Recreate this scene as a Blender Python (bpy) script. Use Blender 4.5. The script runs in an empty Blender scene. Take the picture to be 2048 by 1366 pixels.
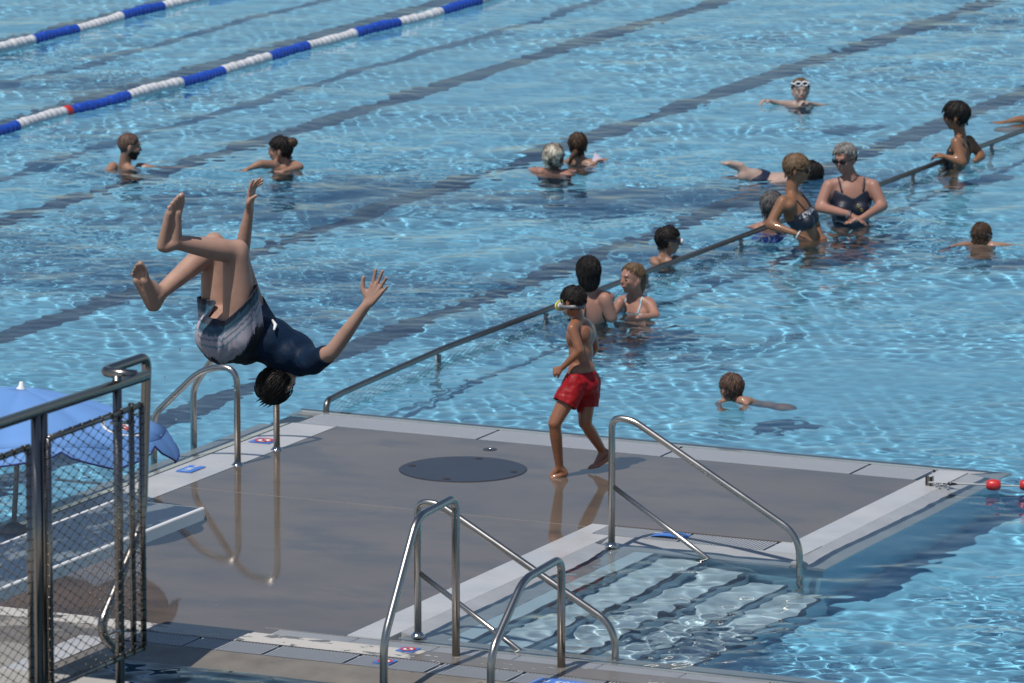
import bpy, bmesh, math, random
import numpy as np
from mathutils import Vector, Matrix, Euler, noise
random.seed(5)
S = bpy.context.scene
COL = S.collection
# ------------------------------------------------------------------ camera, sky, sun, exposure
F_PX, CX, CY = 13100.0, 1024.0, 683.0
PITCH, YAW, CAMZ = math.radians(10.4368), math.radians(25.2278), 8.27
cd = bpy.data.cameras.new('camera'); cam = bpy.data.objects.new('camera', cd); COL.objects.link(cam); S.camera = cam
cd.sensor_width = 36; cd.lens = F_PX / 2048 * 36; cd.clip_start = 1; cd.clip_end = 3000
cam.location = (0, 0, CAMZ); cam.rotation_euler = (math.pi / 2 - PITCH, 0, YAW)
cd.dof.use_dof = True; cd.dof.focus_distance = 32.0; cd.dof.aperture_fstop = 11.0
W = bpy.data.worlds.new('World'); S.world = W; W.use_nodes = True
LX, LY = .12, .53
SUN_EL = math.atan(1 / math.hypot(LX, LY))
_bg = W.node_tree.nodes['Background']; _sky = W.node_tree.nodes.new('ShaderNodeTexSky')
_sky.sky_type = 'NISHITA'; _sky.sun_disc = False; _sky.dust_density = .35; _sky.ozone_density = 1.6; _sky.sun_elevation = SUN_EL; _sky.sun_rotation = math.atan2(-LX, -LY)
W.node_tree.links.new(_sky.outputs[0], _bg.inputs[0]); _bg.inputs[1].default_value = .07
sd = bpy.data.lights.new('sun', 'SUN'); sd.energy = 3.6; sd.angle = math.radians(.5); sd.color = (1, .95, .88)
sun = bpy.data.objects.new('sun', sd); COL.objects.link(sun)
sun.rotation_euler = Vector((LX, LY, -1)).to_track_quat('-Z', 'Y').to_euler(); sun.location = (-10, 10, 40)
sd.cycles.is_caustics_light = True
S.view_settings.view_transform = 'Standard'; S.view_settings.look = 'None'; S.view_settings.exposure = .12; S.view_settings.gamma = 1
S.cycles.use_denoising = True; S.cycles.max_bounces = 8; S.cycles.transmission_bounces = 8; S.cycles.glossy_bounces = 4
S.cycles.caustics_refractive = True; S.cycles.caustics_reflective = False; S.cycles.sample_clamp_indirect = 6

# ------------------------------------------------------------------ projection helpers (photo pixel -> place in the world)
FW = Vector((-math.sin(YAW) * math.cos(PITCH), math.cos(YAW) * math.cos(PITCH), -math.sin(PITCH)))
RT = Vector((math.cos(YAW), math.sin(YAW), 0)); UPC = RT.cross(FW)
FH = Vector((-math.sin(YAW), math.cos(YAW), 0)); UZ = Vector((0, 0, 1)); EYE = Vector((0, 0, CAMZ))
def ray(px, py): return FW * F_PX + RT * (px - CX) + UPC * (CY - py)
def G(px, py, z=0.0):
    d = ray(px, py); return EYE + d * ((CAMZ - z) / -d.z)
def V(px, py, D):
    d = ray(px, py); return EYE + d * (D / d.dot(FH))
def proj(p):
    v = Vector(p) - EYE; z = v.dot(FW); return CX + F_PX * v.dot(RT) / z, CY - F_PX * v.dot(UPC) / z
def Yat(px, X, z):
    lo, hi = 5, 90
    for _ in range(50):
        m = (lo + hi) / 2
        if proj((X, m, z))[0] < px: lo = m
        else: hi = m
    return m

# ------------------------------------------------------------------ object helpers
def tag(o, label=None, cat=None, group=None, kind=None):
    if label: o['label'] = label
    if cat: o['category'] = cat
    if group: o['group'] = group
    if kind: o['kind'] = kind
    return o
def empty(name, loc, label, cat, group=None):
    o = bpy.data.objects.new(name, None); COL.objects.link(o); o.location = loc; o.empty_display_size = .1
    return tag(o, label, cat, group)
def link(name, me, mat, parent=None, smooth=False, caus=False):
    if mat is not None:
        me.materials.clear()
        for m in (mat if isinstance(mat, (list, tuple)) else [mat]): me.materials.append(m)
    if smooth: me.polygons.foreach_set('use_smooth', np.ones(len(me.polygons), bool))
    o = bpy.data.objects.new(name, me); COL.objects.link(o)
    if parent is not None:
        o.parent = parent; o.matrix_parent_inverse = Matrix.Translation(-parent.location) if parent.parent is None else (parent.parent_world if False else Matrix.Identity(4))
    if caus: o.cycles.is_caustics_receiver = True
    return o
def mk(name, vf, mat, parent=None, smooth=False, caus=False):
    me = bpy.data.meshes.new(name); me.from_pydata([tuple(v) for v in vf[0]], [], vf[1]); me.update()
    return link(name, me, mat, parent, smooth, caus)
def join(*ps):
    V_, F_ = [], []
    for v, f in ps:
        n = len(V_); V_ += [tuple(x) for x in v]; F_ += [tuple(i + n for i in q) for q in f]
    return V_, F_
def bx(x0, x1, y0, y1, z0, z1):
    return ([(x, y, z) for z in (z0, z1) for y in (y0, y1) for x in (x0, x1)],
            [(0, 2, 3, 1), (4, 5, 7, 6), (0, 1, 5, 4), (2, 6, 7, 3), (0, 4, 6, 2), (1, 3, 7, 5)])
def hexa(b, t): # bottom four and top four corners, counter-clockwise
    return (list(b) + list(t), [(3, 2, 1, 0), (4, 5, 6, 7), (0, 1, 5, 4), (1, 2, 6, 5), (2, 3, 7, 6), (3, 0, 4, 7)])
def fillet(pts, r, n=6):
    pts = [Vector(p) for p in pts]; out = [pts[0]]
    for i in range(1, len(pts) - 1):
        a, b, c = pts[i - 1], pts[i], pts[i + 1]
        rr = r[i - 1] if isinstance(r, (list, tuple)) else r
        d = min(rr, (a - b).length * .49, (c - b).length * .49)
        p, q = b + (a - b).normalized() * d, b + (c - b).normalized() * d
        for k in range(n + 1):
            t = k / n; out.append(p * (1 - t) ** 2 + b * 2 * t * (1 - t) + q * t * t)
    out.append(pts[-1]); return out
def tube(pts, r, seg=14, caps=True):
    pts = [Vector(p) for p in pts]
    q = [pts[0]]
    for p in pts[1:]:
        if (p - q[-1]).length > 1e-6: q.append(p)
    pts = q
    v, f = [], []; n = len(pts)
    t0 = (pts[1] - pts[0]).normalized(); ref = Vector((0, 0, 1)) if abs(t0.z) < .9 else Vector((1, 0, 0))
    u = t0.cross(ref).normalized()
    for i, p in enumerate(pts):
        t = ((pts[min(i + 1, n - 1)] - p).normalized() + (p - pts[max(i - 1, 0)]).normalized())
        t = t.normalized() if t.length > 1e-6 else t0
        u = (u - t * u.dot(t)).normalized(); w = t.cross(u)
        rr = r[i] if isinstance(r, (list, tuple)) else r
        for k in range(seg):
            a = 2 * math.pi * k / seg; v.append(p + (u * math.cos(a) + w * math.sin(a)) * rr)
    for i in range(n - 1):
        for k in range(seg):
            a, b = i * seg + k, i * seg + (k + 1) % seg; f.append((a, b, b + seg, a + seg))
    if caps: f.append(tuple(range(seg - 1, -1, -1))); f.append(tuple(range((n - 1) * seg, n * seg)))
    return v, f
def lathe(center, axis, prof, seg=24, ref=None): # prof: (height along axis, radius)
    axis = Vector(axis).normalized(); ref = ref or (Vector((1, 0, 0)) if abs(axis.x) < .9 else Vector((0, 1, 0)))
    u = axis.cross(ref).normalized(); w = axis.cross(u); v, f = [], []
    for h, r in prof:
        for k in range(seg):
            a = 2 * math.pi * k / seg; v.append(Vector(center) + axis * h + (u * math.cos(a) + w * math.sin(a)) * r)
    for i in range(len(prof) - 1):
        for k in range(seg):
            a, b = i * seg + k, i * seg + (k + 1) % seg; f.append((a, b, b + seg, a + seg))
    f.append(tuple(range(seg - 1, -1, -1))); f.append(tuple(range((len(prof) - 1) * seg, len(prof) * seg)))
    return v, f
def child(name, vf, mat, parent, smooth=False, caus=False):
    """geometry given in world coordinates, stored relative to the thing's origin"""
    org = parent.location if parent.parent is None else parent.parent.location
    v = [Vector(p) - org for p in vf[0]]
    me = bpy.data.meshes.new(name); me.from_pydata([tuple(p) for p in v], [], vf[1]); me.update()
    me.materials.append(mat)
    if smooth: me.polygons.foreach_set('use_smooth', np.ones(len(me.polygons), bool))
    o = bpy.data.objects.new(name, me); COL.objects.link(o); o.parent = parent
    if caus: o.cycles.is_caustics_receiver = True
    return o

# ------------------------------------------------------------------ materials
def pm(name, col, rough=.5, metal=0, var=None, bump=None, rvar=None, spec=.5, coat=0, mix=None):
    m = bpy.data.materials.new(name); m.use_nodes = True; nt = m.node_tree; b = nt.nodes['Principled BSDF']
    b.inputs['Base Color'].default_value = (*col, 1); b.inputs['Roughness'].default_value = rough; b.inputs['Metallic'].default_value = metal
    b.inputs['Specular IOR Level'].default_value = spec; b.inputs['Coat Weight'].default_value = coat; b.inputs['Coat Roughness'].default_value = .08
    tc = nt.nodes.new('ShaderNodeTexCoord'); L = nt.links.new
    def nz(scale, detail=5, stretch=None, rough_=.55):
        n = nt.nodes.new('ShaderNodeTexNoise'); n.inputs['Scale'].default_value = scale; n.inputs['Detail'].default_value = detail; n.inputs['Roughness'].default_value = rough_
        if stretch:
            mp = nt.nodes.new('ShaderNodeMapping'); mp.inputs['Scale'].default_value = stretch; L(tc.outputs['Object'], mp.inputs[0]); L(mp.outputs[0], n.inputs[0])
        else: L(tc.outputs['Object'], n.inputs[0])
        return n
    last = None
    if var: # (scale, darkest factor, brightest factor)
        n = nz(var[0], 6, var[3] if len(var) > 3 else None); r = nt.nodes.new('ShaderNodeMapRange'); L(n.outputs[0], r.inputs[0])
        r.inputs[1].default_value = .3; r.inputs[2].default_value = .7; r.inputs[3].default_value = var[1]; r.inputs[4].default_value = var[2]
        v = nt.nodes.new('ShaderNodeVectorMath'); v.operation = 'SCALE'; v.inputs[0].default_value = col; L(r.outputs[0], v.inputs['Scale']); last = v.outputs[0]
        L(last, b.inputs['Base Color'])
    if mix: # (other colour, scale, threshold, softness, rough of other)
        n = nz(mix[1], 6, mix[5] if len(mix) > 5 else None, .6); r = nt.nodes.new('ShaderNodeMapRange'); L(n.outputs[0], r.inputs[0])
        r.inputs[1].default_value = mix[2] - mix[3]; r.inputs[2].default_value = mix[2] + mix[3]
        x = nt.nodes.new('ShaderNodeMix'); x.data_type = 'RGBA'; L(r.outputs[0], x.inputs[0])
        if last: L(last, x.inputs[6])
        else: x.inputs[6].default_value = (*col, 1)
        x.inputs[7].default_value = (*mix[0], 1); L(x.outputs[2], b.inputs['Base Color'])
        if mix[4] is not None:
            r2 = nt.nodes.new('ShaderNodeMapRange'); L(r.outputs[0], r2.inputs[0]); r2.inputs[3].default_value = rough; r2.inputs[4].default_value = mix[4]; L(r2.outputs[0], b.inputs['Roughness'])
    if rvar:
        n = nz(rvar[0], 4); r = nt.nodes.new('ShaderNodeMapRange'); L(n.outputs[0], r.inputs[0]); r.inputs[1].default_value = .35; r.inputs[2].default_value = .65
        r.inputs[3].default_value = rvar[1]; r.inputs[4].default_value = rvar[2]; L(r.outputs[0], b.inputs['Roughness'])
    if bump:
        n = nz(bump[0], 4); bp = nt.nodes.new('ShaderNodeBump'); bp.inputs['Strength'].default_value = bump[1]; bp.inputs['Distance'].default_value = bump[2]
        L(n.outputs[0], bp.inputs['Height']); L(bp.outputs[0], b.inputs['Normal'])
    return m
M = {}
M['deck'] = pm('wet_grey_concrete', (.140, .110, .088), .05, var=(1.1, .85, 1.12), mix=((.10, .086, .076), 1.3, .54, .07, .035, (1, 1.6, 1)), bump=(9, .03, .004), spec=.4)
M['deckdry'] = pm('damp_grey_concrete', (.14, .13, .12), .35, mix=((.3, .28, .25), 1.6, .52, .03, .6, (1, 2.2, 1)), bump=(60, .2, .003))
M['white'] = pm('white_coping', (.47, .475, .49), .3, var=(3, .9, 1.05), rvar=(2, .15, .4))
M['whitewet'] = pm('wet_pale_coping', (.36, .37, .38), .1, var=(4, .85, 1.1), bump=(34, .35, .006))
M['beige'] = pm('beige_stone', (.19, .17, .145), .35, var=(5, .8, 1.15), rvar=(3, .15, .5), bump=(70, .15, .002))
M['patchy'] = pm('dry_stone_with_wet_blotches', (.5, .48, .45), .6, mix=((.16, .15, .135), 5.5, .56, .012, .2, (1, 1.5, 1)), bump=(80, .2, .002))
M['patchywet'] = pm('wet_stone_with_dry_blotches', (.17, .155, .14), .25, mix=((.5, .48, .45), 7, .64, .012, .6, (1, 2, 1)))
M['slot'] = pm('dark_joint', (.03, .03, .03), .6)
M['joint'] = pm('pale_joint_sealant', (.25, .23, .21), .4)
M['grate'] = pm('pale_grate_plastic', (.42, .44, .47), .35)
M['gratedark'] = pm('channel_dark', (.03, .033, .04), .4)
M['floor'] = pm('pool_floor_paint', (.215, .57, .78), .6, var=(.5, .93, 1.05))
M['wall'] = pm('pool_wall_paint', (.22, .46, .58), .5)
M['step'] = pm('step_surface', (.50, .62, .68), .5, var=(2, .9, 1.05))
M['nosing'] = pm('dark_step_nosing', (.03, .035, .05), .5)
M['lane'] = pm('dark_lane_tiles', (.022, .04, .085), .5)
M['deep'] = pm('deep_pool_floor', (.05, .12, .17), .6)
M['steel'] = pm('brushed_steel', (.44, .415, .385), .26, 1, var=(3, .9, 1.08), rvar=(4, .22, .3))
M['steeldark'] = pm('weathered_steel', (.22, .20, .185), .34, 1, var=(3, .85, 1.1))
M['steelrail'] = pm('dark_polished_steel', (.27, .25, .235), .24, 1, var=(3, .85, 1.1))
M['wire'] = pm('steel_cable', (.22, .2, .18), .3, 1)
M['hatch'] = pm('slate_blue_cover', (.034, .042, .064), .38, var=(4, .92, 1.06), spec=.25)
M['bolt'] = pm('rusty_bolt_pocket', (.03, .016, .012), .5)
M['boardtop'] = pm('slate_board_grip', (.035, .062, .105), .4, mix=((.16, .19, .22), 2.2, .575, .03, .3, (2.2, .8, 1)), bump=(150, .3, .002))  # paler patches put the sheen of the wet board into the colour
M['boardedge'] = pm('white_board_edge', (.8, .8, .8), .3)
M['blueplate'] = pm('blue_plate', (.05, .19, .62), .3)
M['red'] = pm('red_paint', (.55, .03, .03), .35)
M['paint'] = pm('white_paint', (.78, .78, .78), .4)
M['lanewhite'] = pm('white_float_plastic', (.62, .63, .66), .4, var=(20, .85, 1.05))
M['laneblue'] = pm('blue_float_plastic', (.015, .07, .42), .35, var=(20, .8, 1.2))
M['rope'] = pm('pale_rope', (.4, .42, .42), .6)
M['parasol'] = pm('blue_parasol_cloth', (.13, .29, .62), .8, var=(2, .95, 1.05))
M['hem'] = pm('navy_parasol_hem', (.02, .03, .16), .7)
M['concrete'] = pm('platform_concrete', (.38, .36, .33), .7, var=(6, .85, 1.1), bump=(60, .3, .003))
M['ground'] = pm('pale_paving', (.28, .27, .25), .7, var=(1.2, .85, 1.1))
M['lawn'] = pm('lawn_grass', (.05, .09, .03), .9, var=(.6, .7, 1.3))
M['paperpink'] = pm('pale_pink_foam', (.72, .62, .74), .5)
M['black'] = pm('black_plastic', (.012, .012, .014), .15)
M['greystrap'] = pm('grey_rubber', (.17, .18, .19), .4)
M['yellow'] = pm('yellow_plastic', (.65, .6, .1), .35)
M['clear'] = pm('milky_plastic', (.6, .62, .65), .15)
M['chrome'] = pm('chrome_fitting', (.6, .6, .6), .12, 1)
M['gold'] = pm('gold_metal', (.7, .5, .15), .25, 1)
def skin(name, col, wet=0.0):
    col = tuple(c * .67 for c in col)
    m = pm(name, col, .5, var=(11, .86, 1.1), spec=.32, coat=wet * .6, bump=(60, .12, .003))
    b = m.node_tree.nodes['Principled BSDF']; b.inputs['Subsurface Weight'].default_value = .12; b.inputs['Subsurface Radius'].default_value = (.02, .008, .004); b.inputs['Subsurface Scale'].default_value = .6; return m
SK = dict(fair=skin('fair_skin', (.56, .36, .29), .15), pink=skin('pink_skin', (.52, .27, .20), .1), tan=skin('tanned_skin', (.36, .17, .09), .25),
          brown=skin('brown_wet_skin', (.40, .165, .082), 1.4), mid=skin('sun_warmed_skin', (.46, .26, .18), .25), pale=skin('pale_skin', (.60, .43, .36), .1), diver=skin('diver_skin', (.62, .38, .29), .2))
def hairm(n, c, c2=None):
    m = pm(n, c, .5, var=(60, .45, 1.6, (1, 1, .22)), bump=(150, .8, .006), spec=.25)
    return m
HR = dict(black=hairm('black_wet_hair', (.012, .009, .008)), brown=hairm('brown_hair', (.06, .035, .022)), light=hairm('dark_blond_hair', (.15, .095, .055)),
          grey=hairm('grey_hair', (.2, .19, .18)), buzz=hairm('shaved_hair', (.10, .06, .045)), bleach=pm('bleached_streaked_hair', (.5, .47, .38), .5, mix=((.09, .045, .03), 9, .5, .06, None)),
          greydark=hairm('dark_grey_hair', (.09, .085, .085)))

# ------------------------------------------------------------------ body building: tapered shapes melted into one continuous surface
_SPH = None
def ico(sub=2):
    global _SPH
    if _SPH is None:
        sub = 3; bm = bmesh.new(); bmesh.ops.create_icosphere(bm, subdivisions=sub, radius=1); _SPH = ([v.co.copy() for v in bm.verts], [tuple(v.index for v in f.verts) for f in bm.faces]); bm.free()
    return _SPH
def ell_mesh(c, A): # A: 3x3 columns = scaled axes
    v, f = ico(); return [Vector(c) + A @ p for p in v], f
def cap_mesh(a, ra, b, rb):
    d = (b - a); L_ = d.length
    if L_ < 1e-5: d = Vector((0, 0, 1))
    t = d.normalized(); prof = []
    for k in range(5): th = math.pi / 2 * k / 4; prof.append((-ra * math.cos(th), max(ra * math.sin(th), ra * .02)))
    for k in range(5): th = math.pi / 2 * k / 4; prof.append((L_ + rb * math.sin(th), max(rb * math.cos(th), rb * .02)))
    return lathe(a, t, prof, 20)
class Body:
    def __init__(s): s.p = []
    def cap(s, a, ra, b, rb, tag='x'): s.p.append(('c', Vector(a), ra, Vector(b), rb, tag)); return s
    def chain(s, pts, rs, tag='x'):
        for i in range(len(pts) - 1): s.cap(pts[i], rs[i], pts[i + 1], rs[i + 1], tag)
    def ell(s, c, ax, rad, tag='x'): # ax: three unit vectors, rad: three radii
        s.p.append(('e', Vector(c), [Vector(a).normalized() for a in ax], rad, 0, tag)); return s
    def mesh(s, voxel, smooth=3, heavy=True, it=None):
        parts = []
        for q in s.p:
            if q[0] == 'c': parts.append(cap_mesh(q[1], q[2], q[3], q[4]))
            else:
                A = Matrix([[q[2][j][i] * q[3][j] for j in range(3)] for i in range(3)]); parts.append(ell_mesh(q[1], A))
        v, f = join(*parts)
        me = bpy.data.meshes.new('tmp'); me.from_pydata(v, [], f); me.update()
        o = bpy.data.objects.new('tmp', me); COL.objects.link(o)
        r = o.modifiers.new('r', 'REMESH'); r.mode = 'VOXEL'; r.voxel_size = voxel; r.use_smooth_shade = True
        if smooth: m2 = o.modifiers.new('s', 'SMOOTH'); m2.iterations = smooth; m2.factor = .5
        dg = bpy.context.evaluated_depsgraph_get(); out = bpy.data.meshes.new_from_object(o.evaluated_get(dg))
        bpy.data.objects.remove(o); bpy.data.meshes.remove(me)
        if heavy:
            n = len(out.vertices); co = np.empty(n * 3); out.vertices.foreach_get('co', co); co = co.reshape(-1, 3)
            e = np.empty(len(out.edges) * 2, np.int32); out.edges.foreach_get('vertices', e); e = e.reshape(-1, 2)
            tg = s.tags(co); w = np.full(n, .12); light = dict(hand=.0, foot=.0, face=.0, ear=.0, skull=.1)
            for k_, v_ in light.items(): w[tg == k_] = v_
            w[~np.isin(tg, list(light))] = .5; w[np.isin(tg, ['trunk', 'hips', 'sleeve'])] = 1.0
            deg = np.bincount(e.ravel(), minlength=n).astype(float)
            def avg(a):
                r = np.empty_like(a)
                for c in range(a.shape[1]): r[:, c] = (np.bincount(e[:, 0], a[e[:, 1], c], n) + np.bincount(e[:, 1], a[e[:, 0], c], n)) / deg
                return r
            for _ in range(4): w = avg(w[:, None])[:, 0]
            for _ in range(it or int(.11 / voxel)): co = co + (avg(co) - co) * w[:, None]
            out.vertices.foreach_set('co', co.ravel()); out.update()
        return out
    def tags(s, co):
        best = np.full(len(co), 1e9); idx = np.zeros(len(co), int); names = []
        for q in s.p:
            if q[-1] not in names: names.append(q[-1])
            if q[0] == 'c':
                a, b = np.array(q[1]), np.array(q[3]); ab = b - a; t = np.clip(((co - a) @ ab) / max(ab @ ab, 1e-9), 0, 1)
                d = np.linalg.norm(co - (a + t[:, None] * ab), axis=1) - (q[2] + (q[4] - q[2]) * t)
            else:
                A = np.array([list(x) for x in q[2]]); l = ((co - np.array(q[1])) @ A.T) / np.array(q[3]); d = (np.linalg.norm(l, axis=1) - 1) * min(q[3])
            k = names.index(q[-1]); m = d < best; best[m] = d[m]; idx[m] = k
        return np.array(names)[idx]
def arr(me):
    c = np.empty(len(me.vertices) * 3); me.vertices.foreach_get('co', c); n = np.empty_like(c); me.vertices.foreach_get('normal', n)
    return c.reshape(-1, 3), n.reshape(-1, 3)
def shell(me, keep, offset, name, mat, parent, thick=0, disp=None):
    """cloth or hair: the part of the body surface where keep(vertex) is true, lifted off the skin"""
    co, no = arr(me); k = keep; new = co + no * (offset if np.isscalar(offset) else offset[:, None])
    if disp is not None: new = new + no * disp[:, None]
    rem = -np.ones(len(co), int); f2 = []
    used = set()
    for p in me.polygons:
        vs = p.vertices
        if sum(k[i] for i in vs) * 2 > len(vs): f2.append(tuple(vs)); used.update(vs)
    if not f2: return None
    us = sorted(used); mp = {a: i for i, a in enumerate(us)}
    # relax the open border a little so that hems run smooth
    v = new[us]; f = [tuple(mp[i] for i in q) for q in f2]
    cnt = {}
    for q in f:
        for i in range(len(q)):
            e = (q[i], q[(i + 1) % len(q)]); key = (min(e), max(e)); cnt[key] = cnt.get(key, 0) + 1
    nb = {}
    for (a, b), c in cnt.items():
        if c == 1: nb.setdefault(a, []).append(b); nb.setdefault(b, []).append(a)
    for _ in range(8):
        nv = v.copy()
        for a, l in nb.items():
            if len(l) >= 2: nv[a] = v[a] * .4 + .6 * np.mean([v[b] for b in l], axis=0)
        v = nv
    return finish(name, v, f, mat, parent, thick)
def finish(name, v, f, mat, parent, thick=0, attr=None):
    org = parent.location
    m = bpy.data.meshes.new(name); m.from_pydata([(p[0] - org.x, p[1] - org.y, p[2] - org.z) for p in v], [], f); m.update()
    m.polygons.foreach_set('use_smooth', np.ones(len(m.polygons), bool)); m.materials.append(mat)
    o = bpy.data.objects.new(name, m); COL.objects.link(o); o.parent = parent; o.cycles.is_caustics_receiver = True
    if thick: md = o.modifiers.new('t', 'SOLIDIFY'); md.thickness = thick; md.offset = -1
    return o
def place_body(me, mat, parent, name='body'):
    me.name = name; me.transform(Matrix.Translation(-parent.location)); me.materials.clear(); me.materials.append(mat)
    me.polygons.foreach_set('use_smooth', np.ones(len(me.polygons), bool))
    o = bpy.data.objects.new(name, me); COL.objects.link(o); o.parent = parent; o.cycles.is_caustics_receiver = True; return o
def head(B, c, f, u, k=1.0, nose=1.0, jaw=1.0, ears=True):
    """skull, face, jaw, nose, ears; c centre, f facing, u crown direction; k=1 is an adult head"""
    c = Vector(c); f = Vector(f).normalized(); u = Vector(u); u = (u - f * u.dot(f)).normalized(); s = f.cross(u).normalized()
    B.ell(c + u * .025 * k - f * .012 * k, (s, f, u), (.074 * k, .093 * k, .085 * k), 'skull')
    B.ell(c - u * .028 * k + f * .022 * k, (s, f, u), (.060 * k, .068 * k, .078 * k * jaw), 'face')
    B.cap(c - u * .088 * k * jaw + f * .052 * k, .024 * k, c - u * .08 * k * jaw + f * .045 * k, .028 * k, 'face')
    for q in (-1, 1):
        B.cap(c - u * .045 * k + f * .0 * k + s * .052 * k * q, .02 * k, c - u * .082 * k * jaw + f * .035 * k + s * .025 * k * q, .02 * k, 'face')
        B.ell(c - u * .022 * k + f * .066 * k + s * .032 * k * q, (s, f, u), (.022 * k, .018 * k, .02 * k), 'face')
        if ears: B.ell(c - u * .012 * k - f * .008 * k + s * .077 * k * q, (s, (f - u * .3), u), (.010 * k, .019 * k, .032 * k), 'ear')
    B.cap(c + u * .028 * k + f * .078 * k + s * .03 * k, .0095 * k, c + u * .028 * k + f * .078 * k - s * .03 * k, .0095 * k, 'face')
    B.cap(c + u * .012 * k + f * .086 * k, .008 * k, c - u * .022 * k + f * .100 * k * nose, .0115 * k, 'face')
    B.cap(c - u * .052 * k + f * .084 * k + s * .018 * k, .009 * k, c - u * .052 * k + f * .084 * k - s * .018 * k, .009 * k, 'face')
    return dict(c=c, f=f, u=u, s=s, k=k)
def hair_cap(me, tags, H, name, mat, parent, thick=.012, front=.062, back=-.075, slope=1.15, base=-.015, rough=.004, locks=230, lock_len=.05, lock_r=.0042):
    co, no = arr(me); r = co - np.array(H['c']); k = H['k']
    a, b, c = r @ np.array(H['f']) / k, r @ np.array(H['u']) / k, r @ np.array(H['s']) / k
    hl = np.where(a > 0, base + a * slope * front / .07, base + a * .9)
    hl = np.maximum(hl, back)
    keep = (b > hl) & ((tags == 'skull') | (tags == 'face') | ((tags == 'neck') & (b > back)))
    d = np.array([noise.noise(Vector(p) * 30) + .6 * noise.noise(Vector(p) * 70) for p in co]) * rough
    fade = np.clip((b - hl) / .03, .25, 1)
    o = shell(me, keep, thick * k * fade, name, mat, parent, thick=thick * k * .9, disp=d)
    if locks: hair_locks(co, no, keep, H, mat, parent, thick * k, locks, lock_len * k, lock_r)
    return o
def hair_locks(co, no, keep, H, mat, parent, lift, n, ln, r0):
    from mathutils.kdtree import KDTree
    idx = np.nonzero(keep)[0]
    if not len(idx): return
    kd = KDTree(len(idx)); [kd.insert(Vector(co[i] + no[i] * lift), j) for j, i in enumerate(idx)]; kd.balance()
    rng = random.Random(int(abs(H['c'].x) * 1000)); crown = H['c'] + H['u'] * .1 * H['k'] - H['f'] * .04 * H['k']; ps = []
    for _ in range(n):
        i = idx[rng.randrange(len(idx))]; nn = Vector(no[i]); pt = Vector(co[i]) + nn * (lift + .0005); pts = [pt]; d = (pt - crown); d = (d - nn * d.dot(nn))
        d = (d.normalized() if d.length > 1e-4 else H['f'].copy()) + Vector((rng.uniform(-1, 1), rng.uniform(-1, 1), rng.uniform(-1, 1))) * .28
        lift2 = rng.uniform(.0005, .0035)
        for s in range(4):
            nxt = pt + d.normalized() * ln / 4 * rng.uniform(.7, 1.2); _c, j, dist = kd.find(nxt); n2 = Vector(no[idx[j]]); base = Vector(_c)
            if dist < .014: nxt = nxt - n2 * (nxt - base).dot(n2) + n2 * lift2 * (1 + s * .3)
            else: nxt = base + n2 * lift2
            d = (nxt - pt); pts.append(nxt); pt = nxt
        ps.append(tube(pts, [r0 * .7, r0, r0 * .9, r0 * .6, .0006], 4, False))
    o = child('hair_locks', join(*ps), mat, parent, True, True); o['kind'] = 'stuff'
def hand(B, w, d, n, k=1.0, curl=.3, spread=.12, thumb=1, splay=None, tcurl=.2, tout=.8, tag='hand'):
    """wrist w, direction d, palm normal n (out of the palm); five unequal, jointed fingers"""
    w = Vector(w); d = Vector(d).normalized(); n = Vector(n); n = (n - d * n.dot(d)).normalized(); s = d.cross(n) * thumb
    offs = [.031, .0105, -.0105, -.030]; lens = [.074, .083, .077, .061]; kn = [.088, .092, .088, .080]
    for i in range(4):
        p = w + s * offs[i] * .45 * k; q = w + d * kn[i] * k + s * offs[i] * k
        B.cap(p, .0155 * k, q, .0115 * k, tag)
        a = (1.5 - i) * spread; dd = (d * math.cos(a) + s * math.sin(a)).normalized(); x = q; rr = .0098 * k if i < 3 else .0085 * k
        c_ = curl[i] if isinstance(curl, (list, tuple)) else curl
        for j, fr in enumerate((.45, .32, .25)):
            dd = (dd * math.cos(c_) + n * math.sin(c_)).normalized(); y = x + dd * lens[i] * fr * k; B.cap(x, rr, y, rr * .93, tag); x = y; rr *= .93
    x = w + d * .022 * k + s * .022 * k; y = x + (d * .6 + s * tout + n * .25).normalized() * .042 * k; B.cap(x, .018 * k, y, .0135 * k, tag)
    z = y + (d * .85 + s * tout * .55 + n * tcurl).normalized() * .032 * k; B.cap(y, .0125 * k, z, .011 * k, tag)
    e = z + (d * .95 + s * tout * .3 + n * tcurl * 2).normalized() * .025 * k; B.cap(z, .0105 * k, e, .009 * k, tag)
def foot(B, ankle, heel, ball, toe, side, k=1.0, tag='foot'):
    """side: unit vector from the outer to the inner (big toe) edge"""
    ankle, heel, ball, toe = map(Vector, (ankle, heel, ball, toe)); s = Vector(side); ax = (toe - heel).normalized(); s = (s - ax * s.dot(ax)).normalized()
    top = (ankle - heel); top = (top - ax * top.dot(ax)).normalized()
    B.cap(heel + top * .01 * k, .031 * k, ankle, .036 * k, tag)
    for o_, r in ((.017, .026), (-.014, .021)):
        B.cap(heel + s * o_ * .4 * k, .028 * k, ball + s * o_ * 1.6 * k, r * .85 * k, tag)
    B.cap(ankle, .034 * k, ball + s * .012 * k + top * .01 * k, .02 * k, tag)
    tl = (toe - ball).length
    for i, (o_, l, r) in enumerate(((.034, 1, .0125), (.014, .98, .009), (-.001, .88, .0085), (-.015, .76, .008), (-.028, .62, .008))):
        a = ball + s * o_ * k - ax * (.0 + .006 * i) * k; b = a + ax * tl * l * .62 + top * .006 * k; c = a + ax * tl * l - top * .004 * k
        B.cap(a, r * 1.3 * k, b, r * k, tag); B.cap(b, r * k, c, r * 1.08 * k, tag)
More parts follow.
